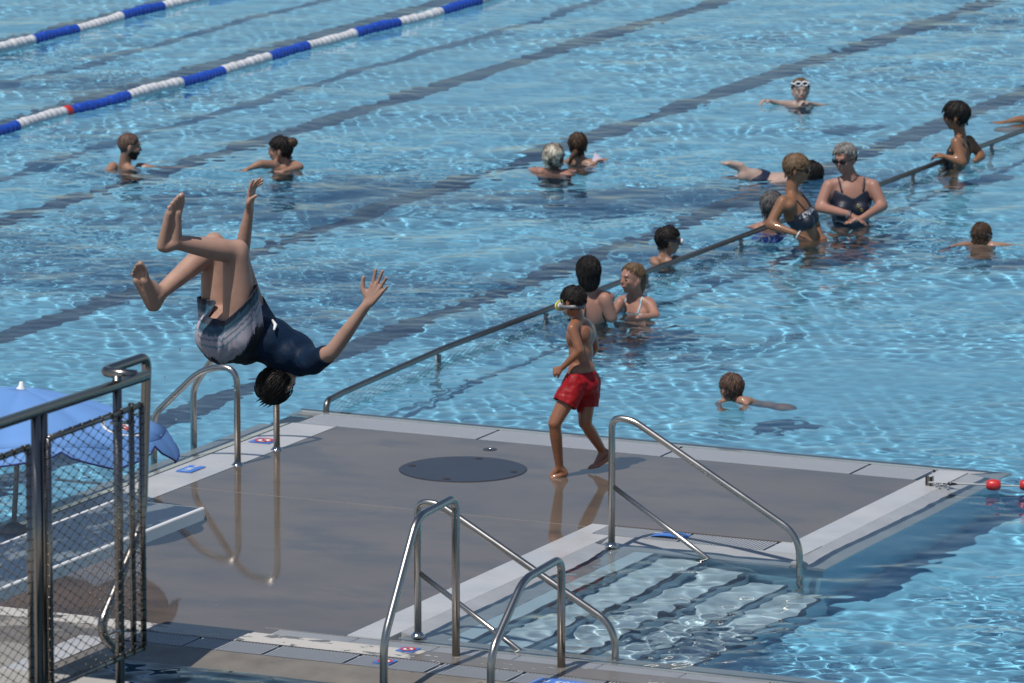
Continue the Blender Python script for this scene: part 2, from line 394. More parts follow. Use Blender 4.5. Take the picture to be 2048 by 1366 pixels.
def torso(B, nb, yaw_f, up, k=1.0, fem=False, bulk=1.0, length=.5, hips=None):
    """nb base of the neck, yaw_f direction the chest faces, up spine direction"""
    nb = Vector(nb); up = Vector(up).normalized(); f = Vector(yaw_f); f = (f - up * f.dot(up)).normalized(); s = f.cross(up).normalized(); b_ = bulk
    ch = nb - up * .17 * k; be = nb - up * .33 * k; pe = nb - up * length * k
    B.ell(ch, (s, f, up), (.155 * k * b_, .098 * k * b_, .17 * k), 'torso')
    B.ell(be, (s, f, up), (.135 * k * b_, .092 * k * b_, .15 * k), 'torso')
    B.ell(pe, (s, f, up), ((.165 if fem else .15) * k * b_, .11 * k * b_, .13 * k), 'torso')
    for q in (-1, 1):
        B.cap(nb - up * .02 * k + s * .03 * q * k, .045 * k, nb - up * .065 * k + s * .15 * k * q, .05 * k, 'torso')
        if fem: B.ell(nb - up * .24 * k + f * .075 * k * b_ + s * .07 * q * k, (s, f, up), (.068 * k, .055 * k, .06 * k), 'torso')
        else: B.ell(nb - up * .15 * k + f * .055 * k + s * .065 * q * k, (s, f, up), (.075 * k, .045 * k, .07 * k), 'torso')
        B.ell(nb - up * .15 * k - f * .055 * k + s * .08 * q * k, (s, f, up), (.06 * k, .04 * k, .09 * k), 'torso')
    return dict(nb=nb, f=f, u=up, s=s, k=k, ch=ch, be=be, pe=pe, sh=[nb - up * .075 * k + s * .165 * k * b_ * q for q in (-1, 1)])
def strap(me, pts, r, name, mat, parent, lift=.003):
    co, no = arr(me); org = np.array(parent.location); co = co + (org if me.get('shifted') else 0)
    P = [Vector(p) for p in pts]; L_ = []
    for i in range(len(P) - 1):
        for t in np.linspace(0, 1, 7)[:-1]: L_.append(P[i].lerp(P[i + 1], t))
    L_.append(P[-1]); out = []
    for p in L_:
        i = np.argmin(((co - np.array(p)) ** 2).sum(1)); out.append(Vector(co[i] + no[i] * lift))
    for _ in range(3): out = [out[0]] + [(out[i - 1] + out[i] * 2 + out[i + 1]) / 4 for i in range(1, len(out) - 1)] + [out[-1]]
    return child(name, tube(out, r, 6), mat, parent, True, True)
def sunglasses(H, parent, mat, lens=.024, name='sunglasses', bridge=True):
    c, f, u, s, k = H['c'], H['f'], H['u'], H['s'], H['k']; ps = []
    for q in (-1, 1):
        m_ = c + f * .092 * k + s * .032 * q * k + u * .006 * k
        ps.append(ell_mesh(m_, Matrix([[ (s * .03 * k)[i], ((f + s * q * -.25) * .006 * k)[i], (u * lens * .85 * k)[i]] for i in range(3)])))
        ps.append(tube([m_ + s * .028 * q * k + u * .006 * k, c + f * .05 * k + s * .079 * q * k + u * .008 * k, c - f * .02 * k + s * .083 * q * k + u * .0 * k], .0035 * k, 6))
    ps.append(tube([c + f * .1 * k + s * .02 * k + u * .012 * k, c + f * .1 * k - s * .02 * k + u * .012 * k], .004 * k, 6))
    return child(name, join(*ps), mat, parent, True, True)
def eyes(H, parent, mat=None):
    c, f, u, s, k = H['c'], H['f'], H['u'], H['s'], H['k']
    for q in (-1, 1):
        m_ = c + f * .0875 * k + s * .031 * q * k + u * .006 * k
        child('eye', ell_mesh(m_, Matrix([[(s * .011 * k)[i], (f * .005 * k)[i], (u * .0045 * k)[i]] for i in range(3)])), M['eyewhite'], parent, True, True)
        child('iris', ell_mesh(m_ + f * .003 * k, Matrix([[(s * .005 * k)[i], (f * .0035 * k)[i], (u * .005 * k)[i]] for i in range(3)])), M['iris'], parent, True, True)
        child('eyebrow', tube([m_ + u * .017 * k - s * .014 * k + f * .004 * k, m_ + u * .021 * k + f * .006 * k, m_ + u * .017 * k + s * .014 * k + f * .004 * k], .003 * k, 6), M['brow'], parent, True)
    child('lips', tube([c - u * .05 * k + f * .0905 * k + s * .019 * k, c - u * .053 * k + f * .0955 * k, c - u * .05 * k + f * .0905 * k - s * .019 * k], .0045 * k, 6), M['lips'], parent, True)
M['eyewhite'] = pm('eye_white', (.22, .19, .18), .2); M['iris'] = pm('dark_iris', (.02, .015, .012), .1); M['brow'] = pm('eyebrow_hair', (.07, .045, .03), .6); M['lips'] = pm('lip_skin', (.42, .14, .12), .4)
def facing(yaw, pitch=0): # 0 = away from the viewer, 90 = to image right, 180 = to the viewer, -90 = to image left
    y, p = math.radians(yaw), math.radians(pitch)
    return (FH * math.cos(y) + RT * math.sin(y)) * math.cos(p) + UZ * math.sin(p)
# ================================================================== SETTING
WZ = -.02                       # water level of the big pool
# --- ground around the pools
def struct(name, vf, mat, smooth=False, caus=True):
    return tag(mk(name, vf, mat, None, smooth, caus), kind='structure')
tag(mk('ground', join(bx(-900, -46, -900, 76, -.6, -.05), bx(9, 900, -900, 76, -.6, -.05), bx(-46, -17.6, -900, 31.08, -.6, -.006), bx(-17.6, 9, -900, 14, -.6, -.006)), M['ground']), kind='structure')
tag(mk('lawn', bx(-900, 900, 76, 1500, -.6, -.05), M['lawn']), kind='structure')
struct('paving', join(bx(-30, -17.62, 14, 31.06, -.1, -.002)), M['ground'])
# --- big pool: deep lanes on the left of the rail, shallow part on the right of it
struct('pool_floor', join(bx(-46, -19.45, 32.1, 76, -2.2, -1.8), bx(-19.45, 9, 32.1, 76, -1.5, -1.1)), M['floor'])
struct('pool_wall', join(bx(-46, -45.8, 32, 76, -1.8, 0), bx(8.8, 9, 32, 76, -1.1, 0), bx(-46, 9, 75.8, 76, -1.8, 0), bx(-46, 9, 31.9, 32.1, -1.8, -.06)), M['wall'])
LN = [-30.95 + 2.5 * k for k in range(-1, 5)]
for x in LN: struct('lane_line', bx(x - .13, x + .13, 33, 74, -1.8, -1.796), M['lane'])
# --- island: body under water, grey deck, copings
struct('island_body', join(bx(-19.38, -15.95, 32.12, 37.86, -1.8, -.075), bx(-15.95, -14.44, 34.95, 37.86, -1.8, -.075)), M['wall'])
DX0, DX1, DX2, DY0, DY1, DY2 = -18.86, -16.10, -14.80, 31.80, 35.32, 37.36
dk = join(bx(DX0, DX1, DY0, 35.215, -.07, 0), bx(DX0, DX1, 35.225, DY2, -.07, 0), bx(DX1, DX2, DY1 + .01, DY2, -.07, 0), bx(DX0 - .9, -15.2, 35.2, 35.24, -.075, -.05))
struct('deck', dk, M['deck'])
struct('deck_joint', bx(DX0, DX1, 35.216, 35.224, -.06, .001), M['joint'])
def slope(x0, x1, y0, y1, zs): # top surface heights at (x0y0, x1y0, x1y1, x0y1)
    c = [(x0, y0), (x1, y0), (x1, y1), (x0, y1)]
    return hexa([(a, b, -.09) for a, b in c], [(a, b, z) for (a, b), z in zip(c, zs)])
# left coping: inner white slabs, dark slot, outer wet slope; slabs are pieces of the coping
co_l = tag(mk('coping', bx(-19.38, -18.865, 32.2, 37.7, -.09, -.075), M['slot'], None), kind='structure')
y = 32.2
def piece(name, vf, mat, parent, smooth=False):
    o = child(name, vf, mat, parent, smooth, True); return o
def sub(name, vf, mat, parent): # child of a mesh that sits at the origin
    return mk_child(name, vf, mat, parent)
def mk_child(name, vf, mat, parent, smooth=False):
    me = bpy.data.meshes.new(name); me.from_pydata([tuple(v) for v in vf[0]], [], vf[1]); me.update(); me.materials.append(mat)
    if smooth: me.polygons.foreach_set('use_smooth', np.ones(len(me.polygons), bool))
    o = bpy.data.objects.new(name, me); COL.objects.link(o); o.parent = parent; o.cycles.is_caustics_receiver = True; return o
while y < 37.3:
    y2 = min(y + 1.1, 37.36); mk_child('slab', bx(-19.185, -18.866, y, y2 - .004, -.08, .001), M['white'], co_l)
    mk_child('edge_slab', slope(-19.42, -19.205, y, min(y2, 37.36) - .003, (-.045, -.001, -.001, -.045)), M['whitewet'], co_l); y = y2
# far side: grate strip and rounded wet rim
far = tag(mk('far_coping', bx(-19.2, -14.5, 37.36, 37.88, -.09, -.076), M['gratedark'], None), kind='structure')
mk_child('rim', hexa([(-19.42, 37.72, -.09), (-14.42, 37.72, -.09), (-14.38, 37.93, -.09), (-19.42, 37.93, -.09)], [(-19.3, 37.72, .0), (-14.8, 37.72, .0), (-14.4, 37.93, -.03), (-19.42, 37.93, -.03)]), M['whitewet'], far)
def grate(x0, x1, y0, y1, pitch, parent, z=0.0, w=.5, mat=None, along='x'):
    ps = []; n = int((x1 - x0) / pitch)
    for i in range(n):
        a = x0 + i * pitch; ps.append(bx(a, a + pitch * w, y0, y1, z - .035, z))
    ps.append(bx(x0, x1, y0 + .02, y0 + .03, z - .03, z - .008)); ps.append(bx(x0, x1, y1 - .03, y1 - .02, z - .03, z - .008))
    o = mk_child('grate_panel', join(*ps), mat or M['grate'], parent); o['kind'] = 'stuff'; return o
def grate_run(name, x0, x1, y0, y1, pitch, panel, label, z=0.0, w=.5):
    g = tag(mk(name, join(bx(x0, x1, y0, y1, z - .14, z - .12), bx(x0, x1, y0, y0 + .004, z - .12, z - .001), bx(x0, x1, y1 - .004, y1, z - .12, z - .001)), M['gratedark'], None), label, 'gutter grate')
    a = x0
    while a < x1 - .05:
        b = min(a + panel, x1); grate(a + .003, b - .003, y0 + .006, y1 - .006, pitch, g, z, w); a = b
    return g
grate_run('gutter_grate', -19.15, -14.82, 37.365, 37.715, .02, 1.3, 'fine pale gutter grate along the far rim of the deck behind the boy', w=.72)
grate_run('gutter_grate', -15.98, -14.86, 35.06, 35.31, .021, .56, 'short pale gutter grate between deck and the top of the pool steps', w=.55)
# right coping
rc = tag(mk('right_coping', bx(-14.8, -14.5, 34.9, 37.36, -.09, -.078), M['slot'], None), kind='structure')
mk_child('slab', hexa([(-14.8, 35.33, -.09), (-14.58, 35.33, -.09), (-14.58, 37.36, -.09), (-14.8, 37.36, -.09)], [(-14.797, 35.33, .001), (-14.6, 35.33, -.004), (-14.6, 37.36, -.004), (-14.797, 37.36, .001)]), M['white'], rc)
mk_child('edge_slab', slope(-14.6, -14.38, 34.84, 37.72, (-.005, -.04, -.04, -.005)), M['whitewet'], rc)
mk_child('corner_slab', bx(-14.858, -14.6, 35.058, 35.327, -.09, .0), M['white'], rc)
mk_child('corner_slab', bx(-14.797, -14.603, 37.363, 37.72, -.09, .0), M['white'], rc)
# step-side coping (white band) and the copings at both ends of the steps
sc_ = tag(mk('step_coping', bx(-16.1, -15.8, 32.0, 35.3, -.09, -.078), M['slot'], None), kind='structure')
mk_child('slab', bx(-16.098, -15.86, 32.0, 33.64, -.09, .001), M['white'], sc_); mk_child('slab', bx(-16.098, -15.86, 33.643, 35.05, -.09, .001), M['white'], sc_)
mk_child('corner_slab', bx(-16.098, -15.985, 35.053, 35.315, -.09, .001), M['white'], sc_)
mk_child('edge_slab', slope(-15.86, -15.6, 32.2, 34.82, (.0, -.05, -.05, .0)), M['whitewet'], sc_)
mk_child('end_slab', slope(-15.86, -14.6, 34.82, 35.055, (-.04, -.04, .0, .0)), M['whitewet'], sc_)
# near wall between the two pools
nw = tag(mk('near_wall', bx(-46, 9, 31.09, 32.0, -2.5, -.13), M['wall'], None), kind='structure')
xs = -18.86
mk_child('inner_rim', slope(-16.6, 9, 31.97, 32.24, (.002, .002, -.05, -.05)), M['whitewet'], nw)
mk_child('inner_rim', slope(-46, -19.42, 31.97, 32.24, (.002, .002, -.05, -.05)), M['whitewet'], nw)
mk_child('inner_band', bx(-16.6, 9, 31.62, 31.83, -.1, .002), M['patchywet'], nw)
mk_child('dry_band', bx(-19.4, -15.52, 31.62, 31.796, -.1, .0035), M['patchy'], nw)
mk_child('dry_band', bx(-16.6, -15.52, 31.797, 31.83, -.1, .0035), M['patchy'], nw)
mk_child('ledge', hexa([(-17.05, 31.06, -.12), (9, 31.06, -.12), (9, 31.36, -.12), (-17.05, 31.36, -.12)], [(-17.05, 31.06, -.045), (9, 31.06, -.045), (9, 31.36, 0), (-17.05, 31.36, 0)]), M['beige'], nw)
grate_run('gutter_grate', -17.3, -12.0, 31.365, 31.615, .021, .5, 'coarse grey gutter grate beside the dark diving pool, crossed by handrail shadows', z=.001, w=.46)
grate_run('gutter_grate', -16.5, -12.0, 31.835, 31.965, .017, .5, 'narrow pale gutter grate between stone band and step pool rim', z=.001, w=.6)
# left part: dry deck beyond the board, white strip and edge of the diving pool
struct('dry_deck', bx(-19.4, -17.32, 31.36, 31.62, -.1, .0), M['deckdry'])
struct('dry_deck', bx(-19.4, -18.87, 31.8, 32.19, -.1, .0), M['deckdry'])
struct('side_paving', join(bx(-19.4, -17.45, 31.05, 31.36, -.1, .0), bx(-17.25, -17.05, 26, 31.36, -.6, -.004)), M['beige'])
struct('side_strip', bx(-17.45, -17.25, 26, 31.36, -.1, .003), M['white'])
struct('side_paving', bx(-19.4, -17.45, 26, 31.05, -.1, -.001), M['ground'])
# --- diving pool
struct('diving_pool_floor', join(bx(-17.05, 9, 14, 31.09, -4.2, -4), bx(-17.25, -17.05, 14, 31.09, -4, -.6), bx(-17.05, 9, 31.07, 31.09, -4, -.1)), M['deep'])
# --- steps
st = tag(mk('pool_steps', bx(-15.9, -14.38, 32.2, 34.9, -1.1, -.93), M['step'], None), 'pale underwater steps with dark nosings inside the white rim', 'steps')
for i in range(5):
    x = -15.72 + .27 * i; z = -.06 - .17 * i
    mk_child('tread', bx(x, x + .27, 32.14, 34.9, z - .19, z), M['step'], st)
    mk_child('nosing', bx(x + .248, x + .273, 32.14, 34.9, z - .03, z + .004), M['nosing'], st)

# ================================================================== WATER
def land(X, Y, m=0.0):
    a = (X > -19.40 + m) & (X < -15.66 - m) & (Y > 30) & (Y < 37.90 - m)
    b = (X > -16.5) & (X < -14.42 - m) & (Y > 34.86 + m) & (Y < 37.90 - m)
    return a | b | (Y < 32.20 - m * .5)
def dist_land(X, Y):
    def rd(x0, x1, y0, y1): return np.hypot(np.maximum(np.maximum(x0 - X, X - x1), 0), np.maximum(np.maximum(y0 - Y, Y - y1), 0))
    return np.minimum(np.minimum(rd(-19.4, -15.66, 30, 37.9), rd(-16.5, -14.42, 34.86, 37.9)), rd(-99, 99, 0, 32.2))
def waves(X, Y, seed, n, lo, hi, slope, lean=0.0, aniso=None):
    rng = np.random.default_rng(seed); Z = np.zeros_like(X)
    for i in range(n):
        lam = 10 ** rng.uniform(math.log10(lo), math.log10(hi)); k = 2 * math.pi / lam
        th = rng.uniform(0, 2 * math.pi) if aniso is None else rng.normal(aniso, .7) + (math.pi if rng.random() < .5 else 0)
        ph = rng.uniform(0, 6.3)
        Z += slope / k * math.sqrt(2 / n) * np.sin(k * (math.cos(th) * X + math.sin(th) * Y) + ph)
    return Z
def vnoise(X, Y, seed, sc):
    rng = np.random.default_rng(seed); Z = np.zeros_like(X)
    for i in range(14):
        th = rng.uniform(0, 6.3); k = sc * rng.uniform(.5, 1.6); Z += np.sin(k * (math.cos(th) * X + math.sin(th) * Y) + rng.uniform(0, 6.3))
    return Z / math.sqrt(7)
def grid_mesh(name, X, Y, Z, drop, mat):
    ny, nx = X.shape; v = np.stack([X, Y, Z], -1).reshape(-1, 3); i = np.arange(nx * ny).reshape(ny, nx)
    f = np.stack([i[:-1, :-1], i[:-1, 1:], i[1:, 1:], i[1:, :-1]], -1).reshape(-1, 4)
    if drop is not None:
        d = drop.reshape(-1); f = f[~(d[f].all(1))]
    me = bpy.data.meshes.new(name); me.vertices.add(len(v)); me.vertices.foreach_set('co', v.ravel()); me.loops.add(f.size)
    me.loops.foreach_set('vertex_index', f.ravel().astype(np.int32)); me.polygons.add(len(f)); me.polygons.foreach_set('loop_start', np.arange(0, f.size, 4, dtype=np.int32))
    me.polygons.foreach_set('use_smooth', np.ones(len(f), bool)); me.update(calc_edges=True); me.materials.append(mat)
    o = bpy.data.objects.new(name, me); COL.objects.link(o); tag(o, kind='structure'); o.cycles.is_caustics_caster = True; return o
wm = bpy.data.materials.new('clear_water'); wm.use_nodes = True; n_ = wm.node_tree; n_.nodes.clear()
g_ = n_.nodes.new('ShaderNodeBsdfGlass'); g_.inputs['IOR'].default_value = 1.333; g_.inputs['Roughness'].default_value = 0; g_.inputs['Color'].default_value = (.93, .985, 1, 1)
o_ = n_.nodes.new('ShaderNodeOutputMaterial'); n_.links.new(g_.outputs[0], o_.inputs[0])
ys = [31.9]
while ys[-1] < 62: ys.append(ys[-1] + (.022 if ys[-1] < 38.5 else .022 + .018 * min(1, (ys[-1] - 38.5) / 14)))
ys = np.array(ys + [64, 70, 75.8])
NU = 560
xl = np.array([min(G(0, 1366)[0] + (y - 30.17) * (G(0, 0)[0] - G(0, 1366)[0]) / (55.07 - 30.17), 0) for y in ys]) - 1.3
xr = np.array([G(2048, 1366)[0] + (y - 32.54) * (G(2048, 0)[0] - G(2048, 1366)[0]) / (59.32 - 32.54) for y in ys]) + 1.0
u = np.linspace(0, 1, NU)
Xf = xl[:, None] + (xr - xl)[:, None] * u[None]
left = np.stack([-45.8 + (xl + 45.8) * t for t in (0, .5, .8, .93, .98)], 1); right = np.stack([xr + (8.8 - xr) * t for t in (.02, .07, .2, .5, 1)], 1)
X = np.concatenate([left, Xf, right], 1); Y = np.repeat(ys[:, None], X.shape[1], 1)
amp = .62 + .30 * vnoise(X, Y, 11, .55) + .12 * vnoise(X, Y, 12, 1.6); amp = np.clip(amp, .34, .78)
calm = np.exp(-(((X + 16.0) / 2.3) ** 2 + ((Y - 40.4) / 2.4) ** 2)); amp *= 1 - .6 * calm           # smooth patch behind the boy
rough = np.exp(-(((X + 15.0) / 1.1) ** 2 + ((Y - 33.5) / 1.6) ** 2)); amp = amp * (1 - .3 * rough) + 1.6 * rough; rough2 = np.exp(-(((X + 12.8) / 1.0) ** 2 + ((Y - 33.5) / 2.2) ** 2)); amp = amp + .35 * rough2
Z = waves(X, Y, 3, 48, .09, .22, .064) * np.clip(.75 + .35 * vnoise(X, Y, 14, 2.2), .25, 1.4) + waves(X, Y, 6, 24, .22, .5, .026) + waves(X, Y, 4, 22, .5, 1.3, .030) + waves(X, Y, 5, 8, 1.2, 3.0, .010)
taper = np.clip(dist_land(X, Y) / .3, .2, 1)
edge = np.ones(X.shape[1]); edge[:5] = 0; edge[-5:] = 0
SWIM = []   # (x, y, strength) stirred spots round the bathers, filled from the list below
for (sx, sy, sa) in [G(258, 335)[:2] + (1,), G(562, 335)[:2] + (1,), G(1107, 345)[:2] + (1,), G(1190, 645)[:2] + (1.5,), G(1275, 628)[:2] + (1.8,), G(1590, 480)[:2] + (1.3,), G(1705, 445)[:2] + (1,), G(1602, 212)[:2] + (1,), G(1963, 490)[:2] + (1,), G(1462, 800)[:2] + (.8,), G(1470, 335)[:2] + (1.2,)]:
    r_ = np.hypot(X - sx, (Y - sy) * .8) + .10 * vnoise(X, Y, int(abs(sx) * 10), 5.0); Z += sa * .0028 * np.exp(-(r_ / .7) ** 2) * np.sin(r_ * 2 * math.pi / .21 + sx); amp = amp + .22 * sa * np.exp(-(r_ / .7) ** 2)
Z = WZ + Z * amp * taper * edge[None]
water = grid_mesh('water', X, Y, Z, land(X, Y, .17), wm)
ys = np.concatenate([np.arange(14, 29.6, .3), np.arange(29.6, 31.08, .02)]); xs_ = np.concatenate([np.arange(-17.05, -13, .02), np.linspace(-13, 9, 30)])
X, Y = np.meshgrid(xs_, ys); Z = -.03 + (waves(X, Y, 8, 30, .09, .5, .10) + waves(X, Y, 9, 12, .5, 1.6, .08)) * np.clip((31.1 - Y) / .3, .15, 1) * (Y > 29.5)
water2 = grid_mesh('diving_water', X, Y, Z, None, wm)
# ================================================================== OBJECTS
M['redfade'] = pm('faded_red_print', (.5, .07, .08), .6)
def thing_tube(name, paths, r, label, cat, group=None, mat='steel', feet=(), names=None):
    base = Vector(paths[0][0]); e = empty(name, base, label, cat, group)
    for i, p in enumerate(paths): child((names or ['tube'] * 9)[i], tube(p, r[i] if isinstance(r, (list, tuple)) else r, 16), M[mat], e, True, True)
    for q in feet: child('base_collar', lathe(q, (0, 0, 1), [(-.01, .040), (.004, .040), (.008, .030), (.018, .025)], 20), M['chrome'], e, True, True)
    return e
# rail in the water between lanes and shallow part
RX, RZ = -19.36, .03
rl = empty('pool_rail', (RX, 38.2, 0), 'long low steel rail at the water line that parts the lanes from the shallow water', 'rail')
child('rail_tube', tube(fillet([(RX + .17, 37.84, -.1), (RX + .17, 37.86, .055), (RX + .12, 38.2, .05), (RX, 40, .04), (RX, 60, RZ - .012)], .06), .021, 14), M['steeldark'], rl, True, True)
yy = 39.9
while yy < 58:
    child('post', tube([(RX, yy, RZ - .02), (RX, yy, -1.12)], .02, 12), M['rope'], rl, True, True); yy += 1.76
ps = []
for i in range(120):
    a = 38.3 + i * .12
    ps.append(tube([(RX, a, -.04), (RX, a + .12, -.2), (RX, a, -.36), (RX, a + .12, -.52)], .0035, 4, False)); ps.append(tube([(RX, a + .12, -.04), (RX, a, -.2), (RX, a + .12, -.36), (RX, a, -.52)], .0035, 4, False))
nt_ = child('net', join(*ps), M['rope'], rl, False, True); nt_['kind'] = 'stuff'
# floats of the lane ropes
def lane_rope(X0, brk, first_blue, label, red=None, y0=None, y1=None):
    ys_ = [Yat(p, X0, .0) for p in brk]; L_ = (ys_[-1] - ys_[0]) / (len(ys_) - 1)
    while ys_[0] > 44: ys_.insert(0, ys_[0] - L_); first_blue = not first_blue
    while ys_[-1] < 60: ys_.append(ys_[-1] + L_)
    e = empty('lane_rope', (X0, ys_[0], WZ), label, 'lane rope', 'lane ropes across the swimming lanes')
    def wob(y): return .03 * math.sin(y * 1.3 + X0) + .012 * math.sin(y * 4.1), .006 + .006 * math.sin(y * 2.9)
    blue = first_blue
    for a, b in zip(ys_[:-1], ys_[1:]):
        n = 11; prof = []
        for i in range(n):
            for t, r in ((.04, .034), (.3, .053), (.7, .053), (.96, .034)): prof.append((a + (b - a) * (i + t) / n, r * (1 + .07 * math.sin(i * 7.3 + a * 5)+ .05 * math.sin(i * 3.1 + a))))
        v, f = [], []
        for yv, r in prof:
            dx, dz = wob(yv)
            for k in range(12): an = 2 * math.pi * k / 12; v.append((X0 + dx + r * math.cos(an), yv, dz + r * math.sin(an)))
        for i in range(len(prof) - 1):
            for k in range(12): p, q = i * 12 + k, i * 12 + (k + 1) % 12; f.append((p, p + 12, q + 12, q))
        child('float_segment', (v, f), M['laneblue' if blue else 'lanewhite'], e, True, True); blue = not blue
    pts = [(X0 + wob(t)[0], t, wob(t)[1]) for t in np.linspace(ys_[0], ys_[-1], 90)]
    child('rope', tube(pts, .012, 6), M['rope'], e, True)
    if red: yr = Yat(red, X0, 0); dx, dz = wob(yr); child('red_float', lathe((X0 + dx, yr - .06, dz), (0, 1, 0), [(0, .03), (.02, .056), (.1, .056), (.12, .03)], 14), M['red'], e, True, True)
    return e
lane_rope(-27.2, (35, 148, 258, 355, 443, 537, 622, 711, 795, 878, 955), False, 'blue and white lane rope with one red float, nearer of the two lane ropes', red=141)
lane_rope(-29.75, (60, 150, 243, 330, 418), True, 'blue and white lane rope crossing the top left corner')
# rope with red floats at the island corner
e = empty('float_line', G(1975, 970, 0), 'thin rope with red oval floats leaving the white island corner', 'float line')
A_, B_ = G(1915, 967, .02), G(2050, 973, .01); dr = (B_ - A_).normalized()
child('rope', tube([A_ - dr * .18, A_, A_ + dr * 1.5], .006, 6), M['rope'], e, True)
for px in (1987, 2054): c = G(px, 970, .025); child('float', lathe(c - dr * .045, dr, [(0, .02), (.008, .03), (.03, .036), (.06, .036), (.082, .03), (.09, .02)], 16), M['red'], e, True, True)
e = empty('anchor_fitting', G(1860, 972, 0), 'small steel bracket, shackle and chain lying on the white island corner', 'fitting')
c = G(1859, 970, 0); child('bracket', join(bx(c.x - .02, c.x - .012, c.y - .02, c.y + .02, 0, .055), bx(c.x + .012, c.x + .02, c.y - .02, c.y + .02, 0, .055), bx(c.x - .02, c.x + .02, c.y - .02, c.y - .014, 0, .055)), M['steeldark'], e)
ps = []
for i in range(7):
    c = G(1868 + i * 5.2, 969 + (i % 3) * 2 - 1, .012); a = i * 1.1
    ring = [c + Vector((math.cos(t) * .016 * math.cos(a), math.cos(t) * .016 * math.sin(a), math.sin(t) * .009)) for t in np.linspace(0, 6.283, 11)]
    ps.append(tube(ring, .004, 6, False))
child('chain', join(*ps), M['chrome'], e, True, True)
child('turnbuckle', tube([G(1896, 968, .02), G(1917, 968, .016)], [.012, .005], 10), M['black'], e, True)
# ladder rails on the left edge
for (xb, yb, h, xf, label) in ((-18.87, 35.98, .60, -19.47, 'lower steel ladder rail arching into the water beside the parasol'), (-18.87, 36.52, .84, -19.47, 'taller steel ladder rail behind the diver, reflected in the wet deck')):
    pts = fillet([(xb, yb, -.02), (xb, yb, h + .035), (xb - .25, yb, h + .0), (xf, yb, .36 if h > .7 else .27), (xf, yb, -.9)], [.2, .13, .07], 10)
    thing_tube('ladder_rail', [pts], .021, label, 'handrail', 'pair of ladder rails on the left edge of the island', feet=[(xb, yb, 0)])
# two stair rails
for (yb, top, label) in ((34.80, .775, 'steel stair rail at the far end of the pool steps, right of the walking boy'), (32.17, .765, 'steel stair rail at the near end of the pool steps behind the front ladder rails')):
    xb, xf = -15.74, -14.51
    main = fillet([(xb, yb, -.03), (xb, yb, top), (xb + .13, yb, top + .0), (xf - .02, yb, .17), (xf, yb, -.6)], [.10, .10, .12], 8)
    low = [(xb, yb, .365), (xb + .62, yb, -.02), (xb + .95, yb, -.23)]
    thing_tube('stair_rail', [main, low], [.0205, .015], label, 'handrail', 'stair rails over the underwater steps', feet=[(xb, yb, 0)], names=['rail_tube', 'lower_tube'])
# two front ladder rails over the diving pool
for (px, py, label) in ((912, 1312, 'left of the two steel ladder rails at the bottom edge, the taller looking one'), (1120, 1336, 'right of the two steel ladder rails at the bottom edge, before the blue depth plate')):
    b = G(px, py); h = .86 if px < 1000 else .585
    h = .90 if px < 1000 else .615
    pts = fillet([(b.x, 31.8, -.02), (b.x, 31.8, h), (b.x, 31.8 - .49, h - .025), (b.x, 31.8 - .9, .27), (b.x, 31.8 - .9, -1.2)], [.09, .09, .1], 8)
    thing_tube('ladder_rail', [pts], .0225, label, 'handrail', 'pair of ladder rails between step pool and diving pool')
# manhole and drain
e = empty('manhole_cover', G(926, 939), 'round slate blue hatch cover with bolt pockets in the wet deck', 'manhole cover')
c = G(926, 939); c.z = 0
child('cover', lathe(c, (0, 0, 1), [(-.01, .40), (.003, .40), (.005, .395)], 72), M['hatch'], e)
child('ring', lathe(c, (0, 0, 1), [(-.01, .412), (.001, .405)], 72), M['slot'], e)
for a in (8, 98, 188, 278):
    q = c + Vector((math.cos(math.radians(a)), math.sin(math.radians(a)), 0)) * .335; child('bolt_pocket', lathe(q, (0, 0, 1), [(.004, .024), (.0065, .024)], 14), M['bolt'], e)
e = empty('floor_drain', G(980, 899), 'small round drain cap in the deck behind the hatch cover', 'drain'); c = G(980, 899); c.z = 0
child('plate', lathe(c, (0, 0, 1), [(-.01, .045), (.003, .045)], 24), M['hatch'], e); child('cap', lathe(c, (0, 0, 1), [(.003, .016), (.01, .012)], 14), M['chrome'], e, True)
# plates and signs
def text(name, s, size, mtx, mat, parent):
    cu = bpy.data.curves.new(name, 'FONT'); cu.body = s; cu.size = size; cu.align_x = 'CENTER'; cu.align_y = 'CENTER'; cu.extrude = .0004; cu.materials.append(mat)
    o = bpy.data.objects.new(name, cu); COL.objects.link(o); dg = bpy.context.evaluated_depsgraph_get(); me = bpy.data.meshes.new_from_object(o.evaluated_get(dg)); bpy.data.objects.remove(o)
    me.name = name; me.materials.clear(); me.materials.append(mat); o = bpy.data.objects.new(name, me); COL.objects.link(o); o.parent = parent; o.matrix_local = Matrix.Translation(-parent.location) @ mtx; o['kind'] = 'stuff'; return o
def depth_plate(c, w, d, rot, s, label, arch=0.0):
    e = empty('depth_plate', c, label, 'depth plate')
    n = 8; v, f = [], []
    for i in range(n + 1):
        t = i / n - .5; z = arch * (1 - 4 * t * t)
        for q in (-.5, .5): v += [(t * w, q * d, z), (t * w, q * d, z + .004)]
    for i in range(n):
        a = i * 4; f += [(a + 1, a + 5, a + 7, a + 3), (a, a + 2, a + 6, a + 4), (a, a + 4, a + 5, a + 1), (a + 2, a + 3, a + 7, a + 6)]
    f += [(0, 1, 3, 2), (n * 4, n * 4 + 2, n * 4 + 3, n * 4 + 1)]
    R_ = Matrix.Translation(c) @ Matrix.Rotation(rot, 4, 'Z')
    child('plate', ([R_ @ Vector(p) for p in v], f), M['blueplate'], e)
    text('lettering', s, d * .62, Matrix.Translation(c + Vector((0, 0, arch * .8 + .0055))) @ Matrix.Rotation(rot, 4, 'Z'), M['paint'], e); return e
